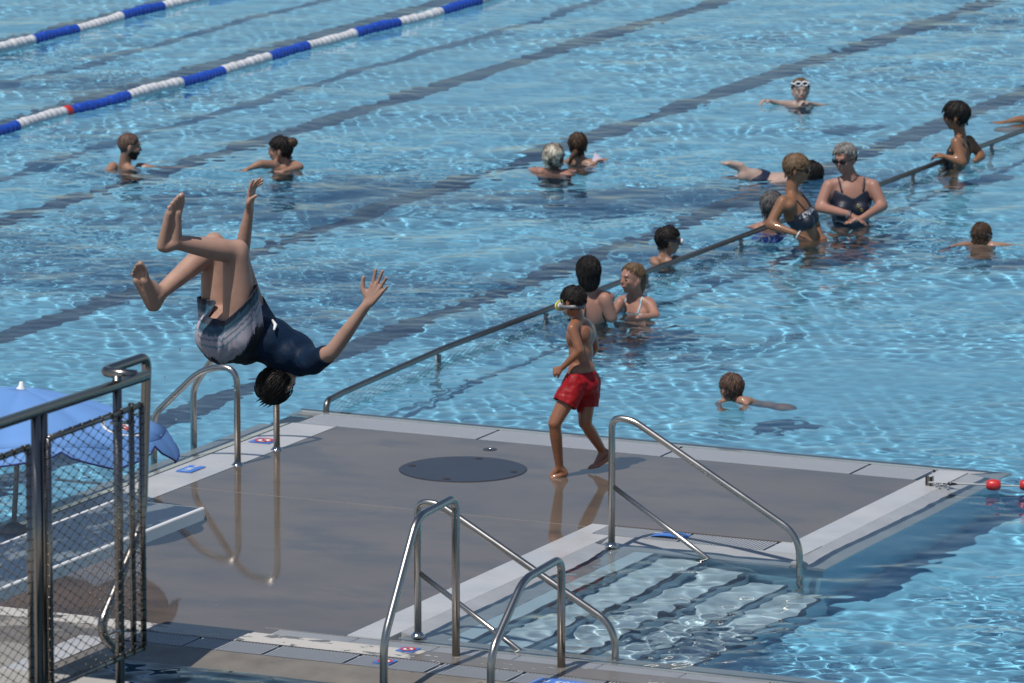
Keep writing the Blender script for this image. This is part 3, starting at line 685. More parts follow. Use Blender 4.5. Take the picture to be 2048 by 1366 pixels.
c = G(1351, 1069); depth_plate(Vector((c.x, 35.17, .004)), .21, .12, math.pi, '0.65 m', 'blue depth plate bent over the short grate behind the stair rail', .012)
c = G(1135, 1364); depth_plate(Vector((-14.52, 31.42, .005)), .30, .15, math.pi, '0.65 m', 'blue depth plate reading upside down on the coarse grate at the bottom edge', .004)
c = G(376, 939); depth_plate(Vector((c.x + .02, c.y, .004)), .20, .11, math.pi / 2, '1.80 m', 'small blue depth plate on the white left coping')
def ban_sign(c, w, label):
    e = empty('no_diving_sign', c, label, 'sign', 'square no diving plates'); x, y, z = c
    child('plate', bx(x - w / 2, x + w / 2, y - w / 2, y + w / 2, z, z + .003), M['blueplate'], e)
    def ringm(r0, r1, h):
        v, f = [], []; n = 28
        for k in range(n):
            a = 2 * math.pi * k / n
            for r in (r0, r1): v += [(x + r * math.cos(a), y + r * math.sin(a), z + h)]
        for k in range(n): a, b = 2 * k, 2 * ((k + 1) % n); f.append((a, a + 1, b + 1, b))
        return v, f
    child('white_disc', ringm(.001, w * .36, .0045), M['paint'], e); child('red_ring', ringm(w * .28, w * .42, .006), M['red'], e)
    d = w * .3; child('red_bar', ([(x - d, y + d * .8, z + .0075), (x - d * .8, y + d, z + .0075), (x + d, y - d * .8, z + .0075), (x + d * .8, y - d, z + .0075)], [(0, 1, 2, 3)]), M['red'], e)
    child('diver_mark', bx(x - w * .05, x + w * .05, y - w * .16, y + w * .16, z + .005, z + .0065), M['black'], e); return e
ban_sign(Vector((-15.61, 31.49, .004)), .105, 'square blue plate with red ring on the coarse grate behind the left ladder rail')
ban_sign(Vector((-15.62, 31.80, .006)), .105, 'square blue plate with red ring on the pale stone band, partly on the fine grate')
c = G(528, 883); ban_sign(Vector((c.x, c.y, .004)), .15, 'square blue plate with red ring on the white coping between the ladder rails')
# ---- springboard
BZ = .78; tip = G(408, 1015, BZ); bx1, by1 = tip.x, tip.y; bx0 = bx1 - .56; by0 = 25.5
e = empty('springboard', (bx0, by1, BZ), 'slate blue springboard with white rounded edges reaching in from the left', 'springboard')
child('grip_top', bx(bx0 + .02, bx1 - .02, by0, by1 - .006, BZ - .02, BZ - .002), M['boardtop'], e)
for xx in (bx0 + .01, bx1 - .01):
    s_ = 1 if xx > bx0 + .1 else -1
    child('side_rail', join(tube([(xx, by0, BZ - .010), (xx, by1, BZ - .010)], .0125, 12), bx(xx - .009, xx + .009, by0, by1 - .002, BZ - .07, BZ - .015)), M['boardedge'], e, False)
child('end_rail', bx(bx0, bx1, by1 - .004, by1 + .006, BZ - .06, BZ - .004), M['boardedge'], e)
child('board_core', bx(bx0 + .03, bx1 - .03, by0, by1 - .01, BZ - .05, BZ - .021), M['steeldark'], e)
for yy in (25.9, 27.6):
    child('stand', join(tube([(bx0 + .1, yy, BZ - .05), (bx0 + .1, yy, -.3)], .04, 10), tube([(bx1 - .1, yy, BZ - .05), (bx1 - .1, yy, -.3)], .04, 10), tube([(bx0, yy, BZ - .08), (bx1, yy, BZ - .08)], .03, 10)), M['steel'], e, True)
# ---- parasol
pb = G(27, 1062); 
tp = V(42, 778, pb.dot(FH) + .05); ax = (tp - pb).normalized(); Ht = (tp - pb).length
e = empty('parasol', pb, 'bright blue parasol with a white and red print behind the railing', 'parasol')
child('pole', tube([pb, tp], .016, 12), M['rope'], e, True, True)
child('base_plate', lathe(pb, (0, 0, 1), [(0, .10), (.02, .09), (.05, .03)], 24), M['concrete'], e, True)
u_ = ax.cross(Vector((0, 1, 0))).normalized(); w_ = ax.cross(u_)
NS, NR = 96, 9; v, f = [], []
def canp(r, a, drop=0):
    lobe = abs(math.cos(a * 4)); rr = r * (1 - .05 * (1 - lobe) * r); h = -.215 * r ** 1.7 - .03 * r * (1 - lobe) ** 1.5
    return tp + ax * (h - drop) + (u_ * math.cos(a) + w_ * math.sin(a)) * rr * .90
for i in range(NR):
    for k in range(NS): v.append(canp(max(i / (NR - 1), .01), 2 * math.pi * k / NS))
for i in range(NR - 1):
    for k in range(NS): a, b = i * NS + k, i * NS + (k + 1) % NS; f.append((a, b, b + NS, a + NS))
can = child('canopy', (v, f), M['parasol'], e, True); md = can.modifiers.new('t', 'SOLIDIFY'); md.thickness = .002
for g in range(8):
    v, f = [], []; a0 = g * math.pi / 4 + math.pi / 8 * 0; hemp = []
    for i in range(13):
        a = a0 + (i / 12) * math.pi / 4; t = math.sin(math.pi * i / 12); am = (a0 + math.pi / 8); side = max(0, (u_ * math.cos(am) + w_ * math.sin(am)).dot(RT)); dr_ = .015 + (.05 + .10 * side ** 4 * .25) * t ** .5
        p0 = canp(1, a, .0); p1 = canp(1.02 + (.03 + .03 * side ** 4) * t, a, dr_ * .5); p2 = canp(1.03 + (.05 + .04 * side ** 4) * t, a, dr_); v += [p0, p1, p2]; hemp.append(p2)
    for i in range(12): q = i * 3; f += [(q, q + 3, q + 4, q + 1), (q + 1, q + 4, q + 5, q + 2)]
    fl = child('valance', (v, f), M['parasol'], e, True); child('hem', tube(hemp, .006, 6), M['hem'], fl, True)
for g in range(8): a = g * math.pi / 4; child('rib', tube([canp(.02, a, .02), canp(.5, a, .015), canp(1, a, .012)], .005, 6), M['steel'], e, True)
child('finial', lathe(tp, ax, [(-.01, .03), (.005, .028), (.02, .016), (.04, .013), (.045, .009)], 16), M['paint'], e, True)
# print on the canopy, laid on the cloth
def patch(name, a_c, r_c, wa, wr, mat, lift, n=24, inner=0.0):
    v, f = [], []; rings = [inner, 1] if inner else [0.01, .5, 1]
    for t in rings:
        for k in range(n):
            an = 2 * math.pi * k / n; v.append(canp(r_c + wr * t * math.sin(an), a_c + wa * t * math.cos(an)) + ax * lift)
    for i in range(len(rings) - 1):
        for k in range(n): a, b = i * n + k, i * n + (k + 1) % n; f.append((a, b, b + n, a + n))
    return child(name, (v, f), mat, e, True)
best = min(((proj(canp(.78, a))[0] - 250) ** 2 + (proj(canp(.78, a))[1] - 880) ** 2, a) for a in np.linspace(0, 6.28, 200)); AC = best[1]
patch('print_oval', AC, .80, .24, .13, M['paint'], .004); patch('print_blue', AC, .80, .21, .11, M['parasol'], .006); patch('print_white', AC - .02, .80, .10, .07, M['paint'], .008); patch('print_red', AC - .04, .815, .055, .045, M['redfade'], .010, inner=.4)
# ---- 3 m platform with railing and cable net
PX = -10.66
pf = empty('diving_platform', (-12, 16, 0), 'pale concrete diving platform slab at the lower left corner', 'platform')
sx, sy = -10.74, 19.63
child('slab', hexa([(-13.4, 11, 2.72), (sx, 11, 2.72), (sx, sy - .03, 2.72), (-13.4, sy - .03, 2.72)], [(-13.4, 11, 2.945), (sx + .012, 11, 2.945), (sx + .012, sy, 2.945), (-13.4, sy, 2.945)]), M['concrete'], pf)
child('column', bx(-12.8, -12.0, 13, 14.4, -.5, 2.72), M['concrete'], pf)
e = empty('platform_railing', (PX, 19.5, 3), 'dark steel railing with diamond cable net on the diving platform at left', 'railing')
YE = 19.55
def yz(px, py): # point on the railing plane
    d = ray(px, py); return EYE + d * (PX / d.x)
def ymk(px, py, dx=0): p = yz(px, py); p.x += dx; return p
H0, H1 = yz(-60, 867), yz(292, 751); hd = (H1 - H0).normalized()
LXO = -.135
limb1 = ymk(272, 750); L2 = V(194, 739, (limb1).dot(FH) + .0)
lim2 = limb1 + Vector((LXO, 0, .0)); lim3 = lim2 + Vector((0, .33, 0.0)); 
child('handrail', tube([H0 + hd * -4, H1], .0195, 20), M['steelrail'], e, True, True)
zt = lim3.z
P3 = [limb1 + Vector((0, 0, -.004)), lim2, lim3, lim3 + Vector((0, 0, -.60)), None, None]
xq = lim3.x
def onx(px, py, X0): d = ray(px, py); return EYE + d * (X0 / d.x)
grab = fillet([limb1, lim2, lim3, onx(284, 1050, xq), onx(196, 1262, xq), onx(238, 1306, xq + .02)], [.05, .05, .10, .08], 8)
child('grab_tube', tube(grab, .0175, 18), M['steelrail'], e, True, True)
def vpost(px, y0, y1, r, nm='post', X0=PX):
    a, b = onx(px, y0, X0), onx(px, y1, X0); b = Vector((a.x, a.y, b.z)); return child(nm, tube([a, b], r, 14), M['steelrail'], e, True, True)
vpost(234, 751, 1420, .0165); vpost(71, 826, 1420, .0165); vpost(85, 821, 1420, .0175); vpost(-120, 880, 1420, .0165)
def panel(x0, x1, yt0, yt1, yb0, yb1, X0):
    tl, tr_, bl, br = onx(x0, yt0, X0), onx(x1, yt1, X0), onx(x0, yb0, X0), onx(x1, yb1, X0)
    ya, yb = tl.y, tr_.y; zt_, zb = (tl.z + tr_.z) / 2, (bl.z + br.z) / 2
    fr = child('net_frame', join(tube([(X0, ya, zt_), (X0, yb, zt_)], .0108, 12), tube([(X0, ya, zb), (X0, yb, zb)], .0108, 12), tube([(X0, ya, zb), (X0, ya, zt_)], .0108, 12), tube([(X0, yb, zb), (X0, yb, zt_)], .0105, 12)), M['steelrail'], e, True, True)
    cw, chh = .070, .037; ps, kn = [], []
    def clip(y0, z0, sl): # line z = z0 + sl*(y-y0) inside the frame
        pts = []
        for yv in (ya, yb):
            z = z0 + sl * (yv - y0)
            if zb <= z <= zt_: pts.append((yv, z))
        for zv in (zb, zt_):
            yv = y0 + (zv - z0) / sl
            if ya < yv < yb: pts.append((yv, zv))
        return sorted(pts)[:2] if len(pts) >= 2 else None
    s_ = chh / cw
    for i in range(-30, 90):
        for sg in (1, -1):
            z0 = zt_ - i * chh
            q = clip(ya, z0 + (.0), s_ * sg)
            if q:
                a, b = q; m_ = 14; pts = [(X0 + .0015 * sg, a[0] + (b[0] - a[0]) * t, a[1] + (b[1] - a[1]) * t) for t in np.linspace(0, 1, 2)]
                ps.append(tube(pts, .0013, 4, False))
    # little crimp sleeves where the cables cross
    for i in range(80):
        for j in range(60):
            yv = ya + j * cw / 2; zv = zt_ - i * chh / 2
            if (i + j) % 2 == 0 and ya < yv < yb and zb < zv < zt_: ps.append(lathe((X0, yv, zv - .0035), (0, 0, 1), [(0, .003), (.007, .003)], 5))
    k = 0
    yv = ya + .02
    while yv < yb: ps.append(tube([(X0 + .0118 * math.cos(t), yv, zt_ + .0118 * math.sin(t)) for t in np.linspace(0, 6.28, 12)], .0014, 5, False)); ps.append(tube([(X0 + .0118 * math.cos(t), yv, zb + .0118 * math.sin(t)) for t in np.linspace(0, 6.28, 12)], .0014, 5, False)); yv += cw
    zv = zb + .02
    while zv < zt_:
        for yc in (ya, yb): ps.append(tube([(X0 + .0118 * math.cos(t), yc + .0118 * math.sin(t), zv) for t in np.linspace(0, 6.28, 12)], .0014, 5, False))
        zv += chh
    nt = child('cable_net', join(*ps), M['wire'], e, True); nt['kind'] = 'stuff'
    return ya, yb, zb, zt_
panel(96, 283, 874, 812, 1372, 1302, PX + .028)
panel(-150, 57, 970, 893, 1500, 1420, PX + .028)
vpost(262, 806, 1300, .0108, 'net_stile', PX + .01)
for py in (846, 1262): 
    a = onx(222, py, PX); child('clamp_bolt', tube([a, onx(268, py - 2, PX + .012)], .0065, 8), M['chrome'], e, True)
for py in np.arange(830, 1290, 39.5): a = onx(267, py, PX + .012); child('cable_pin', tube([a, a + Vector((0, .035, 0))], .0035, 6), M['chrome'], e, True)
# ---- floating pink board by the brown-haired girl
e = empty('foam_toy', G(1198, 325), 'pale pink triangular foam piece held up by the girl with the ponytail', 'foam toy')
D_ = G(1198, 325, WZ).dot(FH) - .05
t_ = [V(1190, 305, D_), V(1213, 326, D_ + .02), V(1202, 327, D_ - .02), V(1184, 322, D_ - .03)]; bk = [p + FH * .025 for p in t_]
child('foam', (t_ + bk, [(0, 3, 2, 1), (4, 5, 6, 7), (0, 1, 5, 4), (1, 2, 6, 5), (2, 3, 7, 6), (3, 0, 4, 7)]), M['paperpink'], e)

# ================================================================== PEOPLE
class Fig:
    def __init__(s, px, py, z, label, skin_, group=None, loc=None, D=None):
        p = G(px, py, z) if D is None else V(px, py, D); s.D = p.dot(FH); s.base = p; s.skin = M[skin_] if isinstance(skin_, str) and skin_ in M else SK[skin_]
        s.e = empty('person', loc or p, label, 'person', group); s.B = Body()
    def J(s, px, py, dd=0.0): return V(px, py, s.D + dd)
    def done(s, voxel=.008, smooth=3, it=None):
        s.me = s.B.mesh(voxel, smooth, True, it); s.tags = s.B.tags(arr(s.me)[0]); return s.me
    def put(s): return place_body(s.me, s.skin, s.e)
def neck(B, H, nb, k=1.0, r=.052): B.cap(H['c'] - H['u'] * .05 * k - H['f'] * .02 * k, r * k * .95, Vector(nb), r * k * 1.08, 'neck')
def arm(B, pts, k=1.0, tag='arm', r=(.046, .038, .034, .025)):
    sh, el, wr = pts; B.cap(sh, r[0] * k, el, r[1] * k, tag); m_ = el.lerp(wr, .3); B.cap(el, r[1] * k * .95, m_, r[2] * k * 1.08, tag); B.cap(m_, r[2] * k * 1.08, wr, r[3] * k, tag)

# ---------- the diver
fg = Fig(520, 600, 0, 'diver tucked upside down in mid-air in a navy shirt and patterned shorts', 'diver', D=30.9); J = fg.J; B = fg.B
pelv = J(450, 668, .0); sd_ = FH  # body width runs along the view
hipN, hipF = J(482, 668, -.09), J(438, 662, .09)
kN, kF = J(472, 505, -.15), J(428, 492, .10)
aN, aF = J(350, 484, -.36), J(318, 588, -.16)
def leg(B, hip, knee, ankle, k=1.0, rr=(.088, .062, .052, .056, .036)):
    m_ = hip.lerp(knee, .5); B.cap(hip, rr[0] * k, m_, (rr[0] + rr[1]) / 2 * k * 1.02, 'thigh'); B.cap(m_, (rr[0] + rr[1]) / 2 * k * 1.02, knee, rr[1] * k, 'thigh')
    c_ = knee.lerp(ankle, .3); B.cap(knee, rr[2] * k * 1.02, c_, rr[3] * k, 'calf'); B.cap(c_, rr[3] * k, ankle, rr[4] * k, 'calf')
leg(B, hipN, kN, aN, 1.0, (.088, .064, .056, .058, .037)); leg(B, hipF, kF, aF, 1.0, (.086, .064, .054, .056, .037))
B.ell(kN + UZ * .012 + RT * .012, (RT, FH, UZ), (.05, .052, .056), 'calf'); B.cap(kN.lerp(aN, .2) - UZ * .016, .042, kN.lerp(aN, .5) - UZ * .012, .034, 'calf'); B.cap(kF.lerp(aF, .22) - UZ * .012 - RT * .006, .042, kF.lerp(aF, .5) - UZ * .012, .034, 'calf'); B.cap(kF, .062, kF + UZ * .012, .058, 'calf')
foot(B, aN, J(327, 492, -.36), J(346, 425, -.40), J(349, 391, -.42), (RT * .75 + FH * .66), 1.04, 'foot')
foot(B, aF, J(306, 611, -.16), J(281, 560, -.22), J(276, 524, -.25), (RT * .8 - FH * .5 + UZ * .2), 1.04, 'foot')
# trunk
tdir = (J(606, 706, .03) - pelv).normalized(); tn = tdir.cross(FH).normalized()  # tn points to the belly or back within the picture
B.ell(pelv, (tdir, FH, tn), (.13, .165, .128), 'hips')
B.ell(J(488, 676, .0), (tdir, FH, tn), (.12, .15, .118), 'hips')
B.ell(J(537, 680, .02), (tdir, FH, tn), (.13, .14, .110), 'trunk')
B.ell(J(580, 703, .03), (tdir, FH, tn), (.12, .155, .098), 'trunk')
shN, shF = J(625, 725, -.13), J(556, 684, .20)
B.cap(J(600, 712, .02), .075, shN, .060, 'trunk'); B.cap(J(578, 704, .08), .078, shF, .062, 'trunk'); B.cap(J(560, 700, .0), .10, J(607, 722, -.03), .072, 'trunk')
elN = J(664, 704, -.27); wrN = J(736, 606, -.36)
B.cap(shN, .056, shN.lerp(elN, .62), .050, 'sleeve'); B.cap(shN.lerp(elN, .55), .045, elN, .040, 'arm'); m_ = elN.lerp(wrN, .3); B.cap(elN, .040, m_, .039, 'arm'); B.cap(m_, .039, wrN, .026, 'arm')
hd_ = (J(757, 572, -.38) - wrN); pn = (-FH * .85 - RT * .45 + UZ * .1)
hs = hd_.normalized().cross(pn.normalized())
hand(B, wrN, hd_, pn, 1.0, [.04, .05, .10, .16], .20, 1 if hs.dot(-RT + UZ * .4) > 0 else -1, tcurl=.1, tout=1.0)
elF = J(482, 512, .10); wrF = J(499, 417, .02)
B.cap(shF, .055, J(512, 606, .20), .042, 'sleeve'); B.cap(J(514, 612, .20), .040, elF, .038, 'arm'); m_ = elF.lerp(wrF, .3); B.cap(elF, .040, m_, .038, 'arm'); B.cap(m_, .038, wrF, .025, 'arm')
hf = J(504, 372, 0) - wrF; pnf = (-FH * .3 + RT * .95); hs = hf.normalized().cross(pnf.normalized())
hand(B, wrF, hf, pnf, 1.0, [.12, .30, .38, .42], .10, 1 if hs.dot(-FH) > 0 else -1, tcurl=.5, tout=.6)
hc = J(556, 763, .0); hf_ = (RT * .52 + UZ * -.25 + FH * .84); hu = (-UZ * .78 - RT * .42 + FH * .1)
H = head(B, hc, hf_, hu, .97); B.cap(hc - H['u'] * .05 - H['f'] * .015, .053, J(596, 724, .0), .058, 'neck')
me = fg.done(.0052, 3, 45); tg = fg.tags; co, no = arr(me)
hair_cap(me, tg, H, 'hair', HR['black'], fg.e, thick=.013, base=-.04, slope=1.3, rough=.002, locks=260, lock_len=.05, lock_r=.0022)
for k in range(9):
    a = H['c'] + H['u'] * .095 + H['f'] * (.05 - .012 * k) + H['s'] * (.02 * math.sin(k * 2.1)); child('hair_lock', tube([a, a + H['u'] * .02 + H['f'] * .008, a + H['u'] * (.03 + .006 * (k % 3)) + RT * -.012], [.007, .005, .001], 6), HR['black'], fg.e, True)
# shirt: trunk, sleeves and base of the neck
keep = np.isin(tg, ['trunk', 'sleeve']) | (np.isin(tg, ['hips']) & (((co - np.array(J(505, 676, 0))) @ np.array(tdir)) > 0)) 
M['shirt'] = pm('navy_rash_shirt', (.004, .016, .042), .6, var=(6, .8, 1.2), bump=(11, .6, .02), spec=.2)
dn = np.array([.0035 * noise.noise(Vector((p[0] * 9, p[1] * 9, p[2] * 9))) + .0045 * abs(noise.noise(Vector(((p[0] + p[2]) * 22, p[1] * 7, (p[2] - p[0]) * 7)))) for p in co])
nkp = np.array(H['c']); 
shell(me, keep, .006, 'swim_shirt', M['shirt'], fg.e, .004, dn)
fg.put()
# shorts: own looser body, cut open at the hems and at the waist
SB = Body(); hemN, hemF = hipN.lerp(kN, .42), hipF.lerp(kF, .40)
SB.ell(pelv, (tdir, FH, tn), (.145, .18, .142), 'b'); SB.ell(J(490, 674, .0), (tdir, FH, tn), (.13, .163, .130), 'b')
SB.cap(hipN, .108, hipN.lerp(kN, .60), .098, 'n'); SB.cap(hipF, .104, hipF.lerp(kF, .56), .095, 'f'); SB.cap(hipN.lerp(hipF, .5), .12, hipN.lerp(hipF, .5) + UZ * .05, .12, 'b')
sm = SB.mesh(.0058, 6); co2, no2 = arr(sm); tg2 = SB.tags(co2)
dN, dF = (kN - hipN).normalized(), (kF - hipF).normalized()
def al(p, o, d): return (p - np.array(o)) @ np.array(d)
hemv = RT * .30 + UZ * .95
alongN, alongF = al(co2, hipN, dN), al(co2, hipF, dF)
sepv = (hipN - hipF).normalized(); ms_ = al(co2, hipN.lerp(hipF, .5), sepv); wN = np.clip(ms_ / .05 + .5, 0, 1)
cutN = .165 + .092 * np.clip(al(co2, hipN, RT) / .1, -.8, 1.4); cutF = .172 + .0 * cutN
keep2 = (alongN * wN + alongF * (1 - wN) < cutN * wN + cutF * (1 - wN)) & (al(co2, J(540, 680, 0), tdir) < 0)
ms = bpy.data.materials.new('printed_swim_shorts'); ms.use_nodes = True; nt = ms.node_tree; b_ = nt.nodes['Principled BSDF']; Lk = nt.links.new
b_.inputs['Roughness'].default_value = .6
at = nt.nodes.new('ShaderNodeAttribute'); at.attribute_name = 'cloth'; sp = nt.nodes.new('ShaderNodeSeparateXYZ'); Lk(at.outputs['Vector'], sp.inputs[0])
nz = nt.nodes.new('ShaderNodeTexNoise'); nz.inputs['Scale'].default_value = 9; nz.inputs['Detail'].default_value = 3; mpn = nt.nodes.new('ShaderNodeMapping'); mpn.inputs['Scale'].default_value = (1, 1, 1); Lk(at.outputs['Vector'], mpn.inputs[0]); Lk(mpn.outputs[0], nz.inputs[0])
ad = nt.nodes.new('ShaderNodeMath'); ad.operation = 'MULTIPLY_ADD'; ad.inputs[1].default_value = .16; Lk(nz.outputs[0], ad.inputs[0]); Lk(sp.outputs[0], ad.inputs[2])
cr = nt.nodes.new('ShaderNodeValToRGB'); Lk(ad.outputs[0], cr.inputs[0]); el = cr.color_ramp.elements
navy, teal, pale, black = (.006, .014, .03, 1), (.04, .11, .17, 1), (.40, .37, .43, 1), (.003, .006, .010, 1)
stops = [(0, navy), (.13, navy), (.17, teal), (.21, (.02, .06, .10, 1)), (.26, teal), (.31, pale), (.35, (.06, .14, .2, 1)), (.38, pale), (.44, pale), (.47, (.07, .2, .27, 1)), (.50, pale), (.80, pale), (.86, (.20, .25, .26, 1)), (.90, black), (1, black)]
while len(el) < len(stops): el.new(.5)
for q, (p, c) in zip(el, stops): q.position = p; q.color = c
# palm fronds: dark spiky shapes rising from the waist
wv = nt.nodes.new('ShaderNodeTexNoise'); wv.inputs['Scale'].default_value = 3.2; wv.inputs['Detail'].default_value = 1; mp2 = nt.nodes.new('ShaderNodeMapping'); mp2.inputs['Scale'].default_value = (.01, 2.2, 2.2); Lk(at.outputs['Vector'], mp2.inputs[0]); Lk(mp2.outputs[0], wv.inputs[0])
w3 = nt.nodes.new('ShaderNodeTexNoise'); w3.inputs['Scale'].default_value = 38; w3.inputs['Detail'].default_value = 2; mp3 = nt.nodes.new('ShaderNodeMapping'); mp3.inputs['Scale'].default_value = (.22, 1, 1); Lk(at.outputs['Vector'], mp3.inputs[0]); Lk(mp3.outputs[0], w3.inputs[0])
m1 = nt.nodes.new('ShaderNodeMath'); m1.operation = 'MULTIPLY_ADD'; m1.inputs[1].default_value = .20; Lk(sp.outputs[2], m1.inputs[0]); Lk(sp.outputs[0], m1.inputs[2])
m2 = nt.nodes.new('ShaderNodeMath'); m2.operation = 'MULTIPLY_ADD'; m2.inputs[1].default_value = .34; Lk(w3.outputs[0], m2.inputs[0]); Lk(m1.outputs[0], m2.inputs[2])
gt = nt.nodes.new('ShaderNodeMapRange'); gt.inputs[1].default_value = .945; gt.inputs[2].default_value = .965; Lk(m2.outputs[0], gt.inputs[0])
mx = nt.nodes.new('ShaderNodeMix'); mx.data_type = 'RGBA'; Lk(gt.outputs[0], mx.inputs[0]); Lk(cr.outputs[0], mx.inputs[6]); mx.inputs[7].default_value = black; Lk(mx.outputs[2], b_.inputs['Base Color'])
dsp = np.array([noise.noise(Vector((p[0] * 12, p[1] * 12, p[2] * 5))) for p in co2]) * .010 + np.array([.007 * abs(noise.noise(Vector((p[0] * 30, p[1] * 30, p[2] * 5)))) for p in co2])
so = shell(sm, keep2, .0, 'swim_shorts', ms, fg.e, .003, dsp)
sv = np.empty(len(so.data.vertices) * 3); so.data.vertices.foreach_get('co', sv); sv = sv.reshape(-1, 3) + np.array(fg.e.location)
low = np.array(J(440, 733, 0)); aa = np.where(al(sv, hipN.lerp(hipF, .5), (hipN - hipF).normalized()) > 0, .165 - al(sv, hipN, dN) + .092 * np.clip(al(sv, hipN, RT) / .1, -.8, 1.0), .172 - al(sv, hipF, dF)) / .30 - .03
at_ = so.data.attributes.new('cloth', 'FLOAT_VECTOR', 'POINT'); at_.data.foreach_set('vector', np.stack([aa, al(sv, pelv, RT), np.maximum(np.exp(-((al(sv, pelv, RT) + .06) / .035) ** 2), np.exp(-((al(sv, pelv, RT) - .155) / .045) ** 2))], 1).astype(np.float32).ravel())
for i in range(0): pass
wl = [J(545, 640, -.04), J(551, 650, -.085), J(548, 660, -.12)]
child('waist_tab', tube(wl, [.005, .009, .005], 8), M['paint'], fg.e, True)

# ---------- the boy in red shorts
fg = Fig(1160, 950, 0, 'boy in red shorts with a grey goggle strap walking on the wet deck', 'brown', loc=None); J = fg.J; B = fg.B; k = .80
g0 = fg.D
hc = J(1146, 603, .0); H = head(B, hc, facing(-50, -12), UZ * 1.0 - RT * .05 + FH * .08, .83)
nb = J(1157, 640, .02); neck(B, H, nb, .74, .05)
sf = facing(-35, -10); spine = (J(1157, 640, .02) - J(1163, 750, .0)).normalized()
ssd = sf.cross(spine).normalized()   # to the right-hand side of the body
B.ell(J(1161, 672, .02), (ssd, sf, spine), (.108, .068, .10), 'torso'); B.ell(J(1162, 705, .01), (ssd, sf, spine), (.088, .062, .10), 'torso'); B.ell(J(1163, 742, .0), (ssd, sf, spine), (.098, .072, .09), 'torso')
B.ell(J(1150, 668, -.05), (ssd, sf, spine), (.045, .022, .055), 'torso'); B.ell(J(1172, 668, -.03), (ssd, sf, spine), (.045, .022, .055), 'torso')
shL, shR = J(1144, 657, -.09), J(1180, 655, .10)
B.cap(nb, .038, shL, .036, 'torso'); B.cap(nb, .038, shR, .036, 'torso')
arm(B, (shL, J(1160, 701, -.13), J(1124, 736, -.10)), .78, 'arm')
hand(B, J(1124, 736, -.10), J(1108, 743, -.09) - J(1124, 736, -.10), -UZ * .5 + FH * .8, .66, 1.15, .03, 1, tcurl=.9, tout=.5)
arm(B, (shR, J(1190, 695, .14), J(1172, 728, .17)), .74, 'arm'); hand(B, J(1172, 728, .17), J(1160, 742, .17) - J(1172, 728, .17), -UZ * .3 - RT * .5, .62, .6, .05, -1)
hL, hR = J(1152, 765, -.05), J(1175, 765, .06); kL, kR = J(1109, 846, -.13), J(1170, 846, .03)
aL, aR = J(1119, 934, -.06), J(1206, 903, .16)
leg(B, hL, kL, aL, .73, (.090, .060, .050, .056, .036)); leg(B, hR, kR, aR, .73, (.090, .060, .050, .056, .036))
foot(B, aL, J(1130, 947, -.05), J(1102, 957, -.06), J(1087, 962, -.06), FH, .74)
foot(B, aR, J(1222, 911, .14), J(1193, 931, .10), J(1179, 934, .09), FH * .9 + UZ * .2, .74)
me = fg.done(.006, 3); tg = fg.tags; co, no = arr(me)
hair_cap(me, tg, H, 'hair', HR['black'], fg.e, thick=.014, base=-.035, back=-.05, lock_len=.03, lock_r=.0035)
# goggles: strap, frame and lens at the side of the face
f_, u_2, s_2, c_ = H['f'], H['u'], H['s'], H['c']
ringp = [c_ + u_2 * (-.024 + .010 * math.cos(t)) + f_ * (.010 + math.cos(t) * .077) + s_2 * math.sin(t) * .064 for t in np.linspace(0, 2 * math.pi, 40)]
v, f2 = [], []
for i, p in enumerate(ringp):
    o_ = (p - c_).normalized() * .006
    for dz in (-.011, .011): v += [p + o_ + u_2 * dz]
for i in range(39): a = i * 2; f2.append((a, a + 2, a + 3, a + 1))
st_ = child('goggle_strap', (v, f2), M['greystrap'], fg.e, True); md = st_.modifiers.new('t', 'SOLIDIFY'); md.thickness = .004
gc = c_ + f_ * .088 - u_2 * .016
ring = [gc + f_ * .012 + s_2 * math.cos(t) * .055 + u_2 * math.sin(t) * .028 for t in np.linspace(0, 2 * math.pi, 24)]
child('goggle_frame', tube(ring, .0065, 8, False), M['yellow'], fg.e, True); child('goggle_lens', ell_mesh(gc, Matrix([[(s_2 * .05)[i], (f_ * .014)[i], (u_2 * .025)[i]] for i in range(3)])), M['clear'], fg.e, True)
fg.put()
SB = Body(); SB.ell(J(1163, 752, .0), (ssd, sf, spine), (.112, .085, .07), 'b'); SB.ell(J(1164, 772, .0), (ssd, sf, spine), (.118, .10, .08), 'b')
SB.cap(hL, .082, hL.lerp(kL, .72), .082, 'l'); SB.cap(hR, .082, hR.lerp(kR, .72), .076, 'r'); SB.cap(hL, .085, hR, .085, 'b')
sm = SB.mesh(.006, 6); co2, no2 = arr(sm); dL, dR = (kL - hL).normalized(), (kR - hR).normalized(); mid = hL.lerp(hR, .5); sep = (hL - hR).normalized()
isL = al(co2, mid + (dL + dR) * .0, sep) - .0 * 0 > 0
keep2 = np.where(isL, al(co2, hL, dL) < .155, al(co2, hR, dR) < .15) & (al(co2, J(1163, 743, 0), spine) < 0)
dsp = np.array([noise.noise(Vector((p[0] * 16, p[1] * 16, p[2] * 9))) + .5 * noise.noise(Vector(p) * 40) for p in co2]) * .008
M['redshorts'] = pm('wet_red_nylon', (.30, .005, .010), .55, var=(9, .7, 1.15), mix=((.06, .004, .01), 34, .66, .02, None, (1, 1, 2.2)), bump=(26, .5, .008), coat=.06, spec=.25)
shell(sm, keep2, .0, 'swim_shorts', M['redshorts'], fg.e, .003, dsp)
child('drawstring', tube([J(1136, 745, -.1), J(1133, 752, -.11), J(1137, 757, -.1)], .0025, 6), M['black'], fg.e, True)

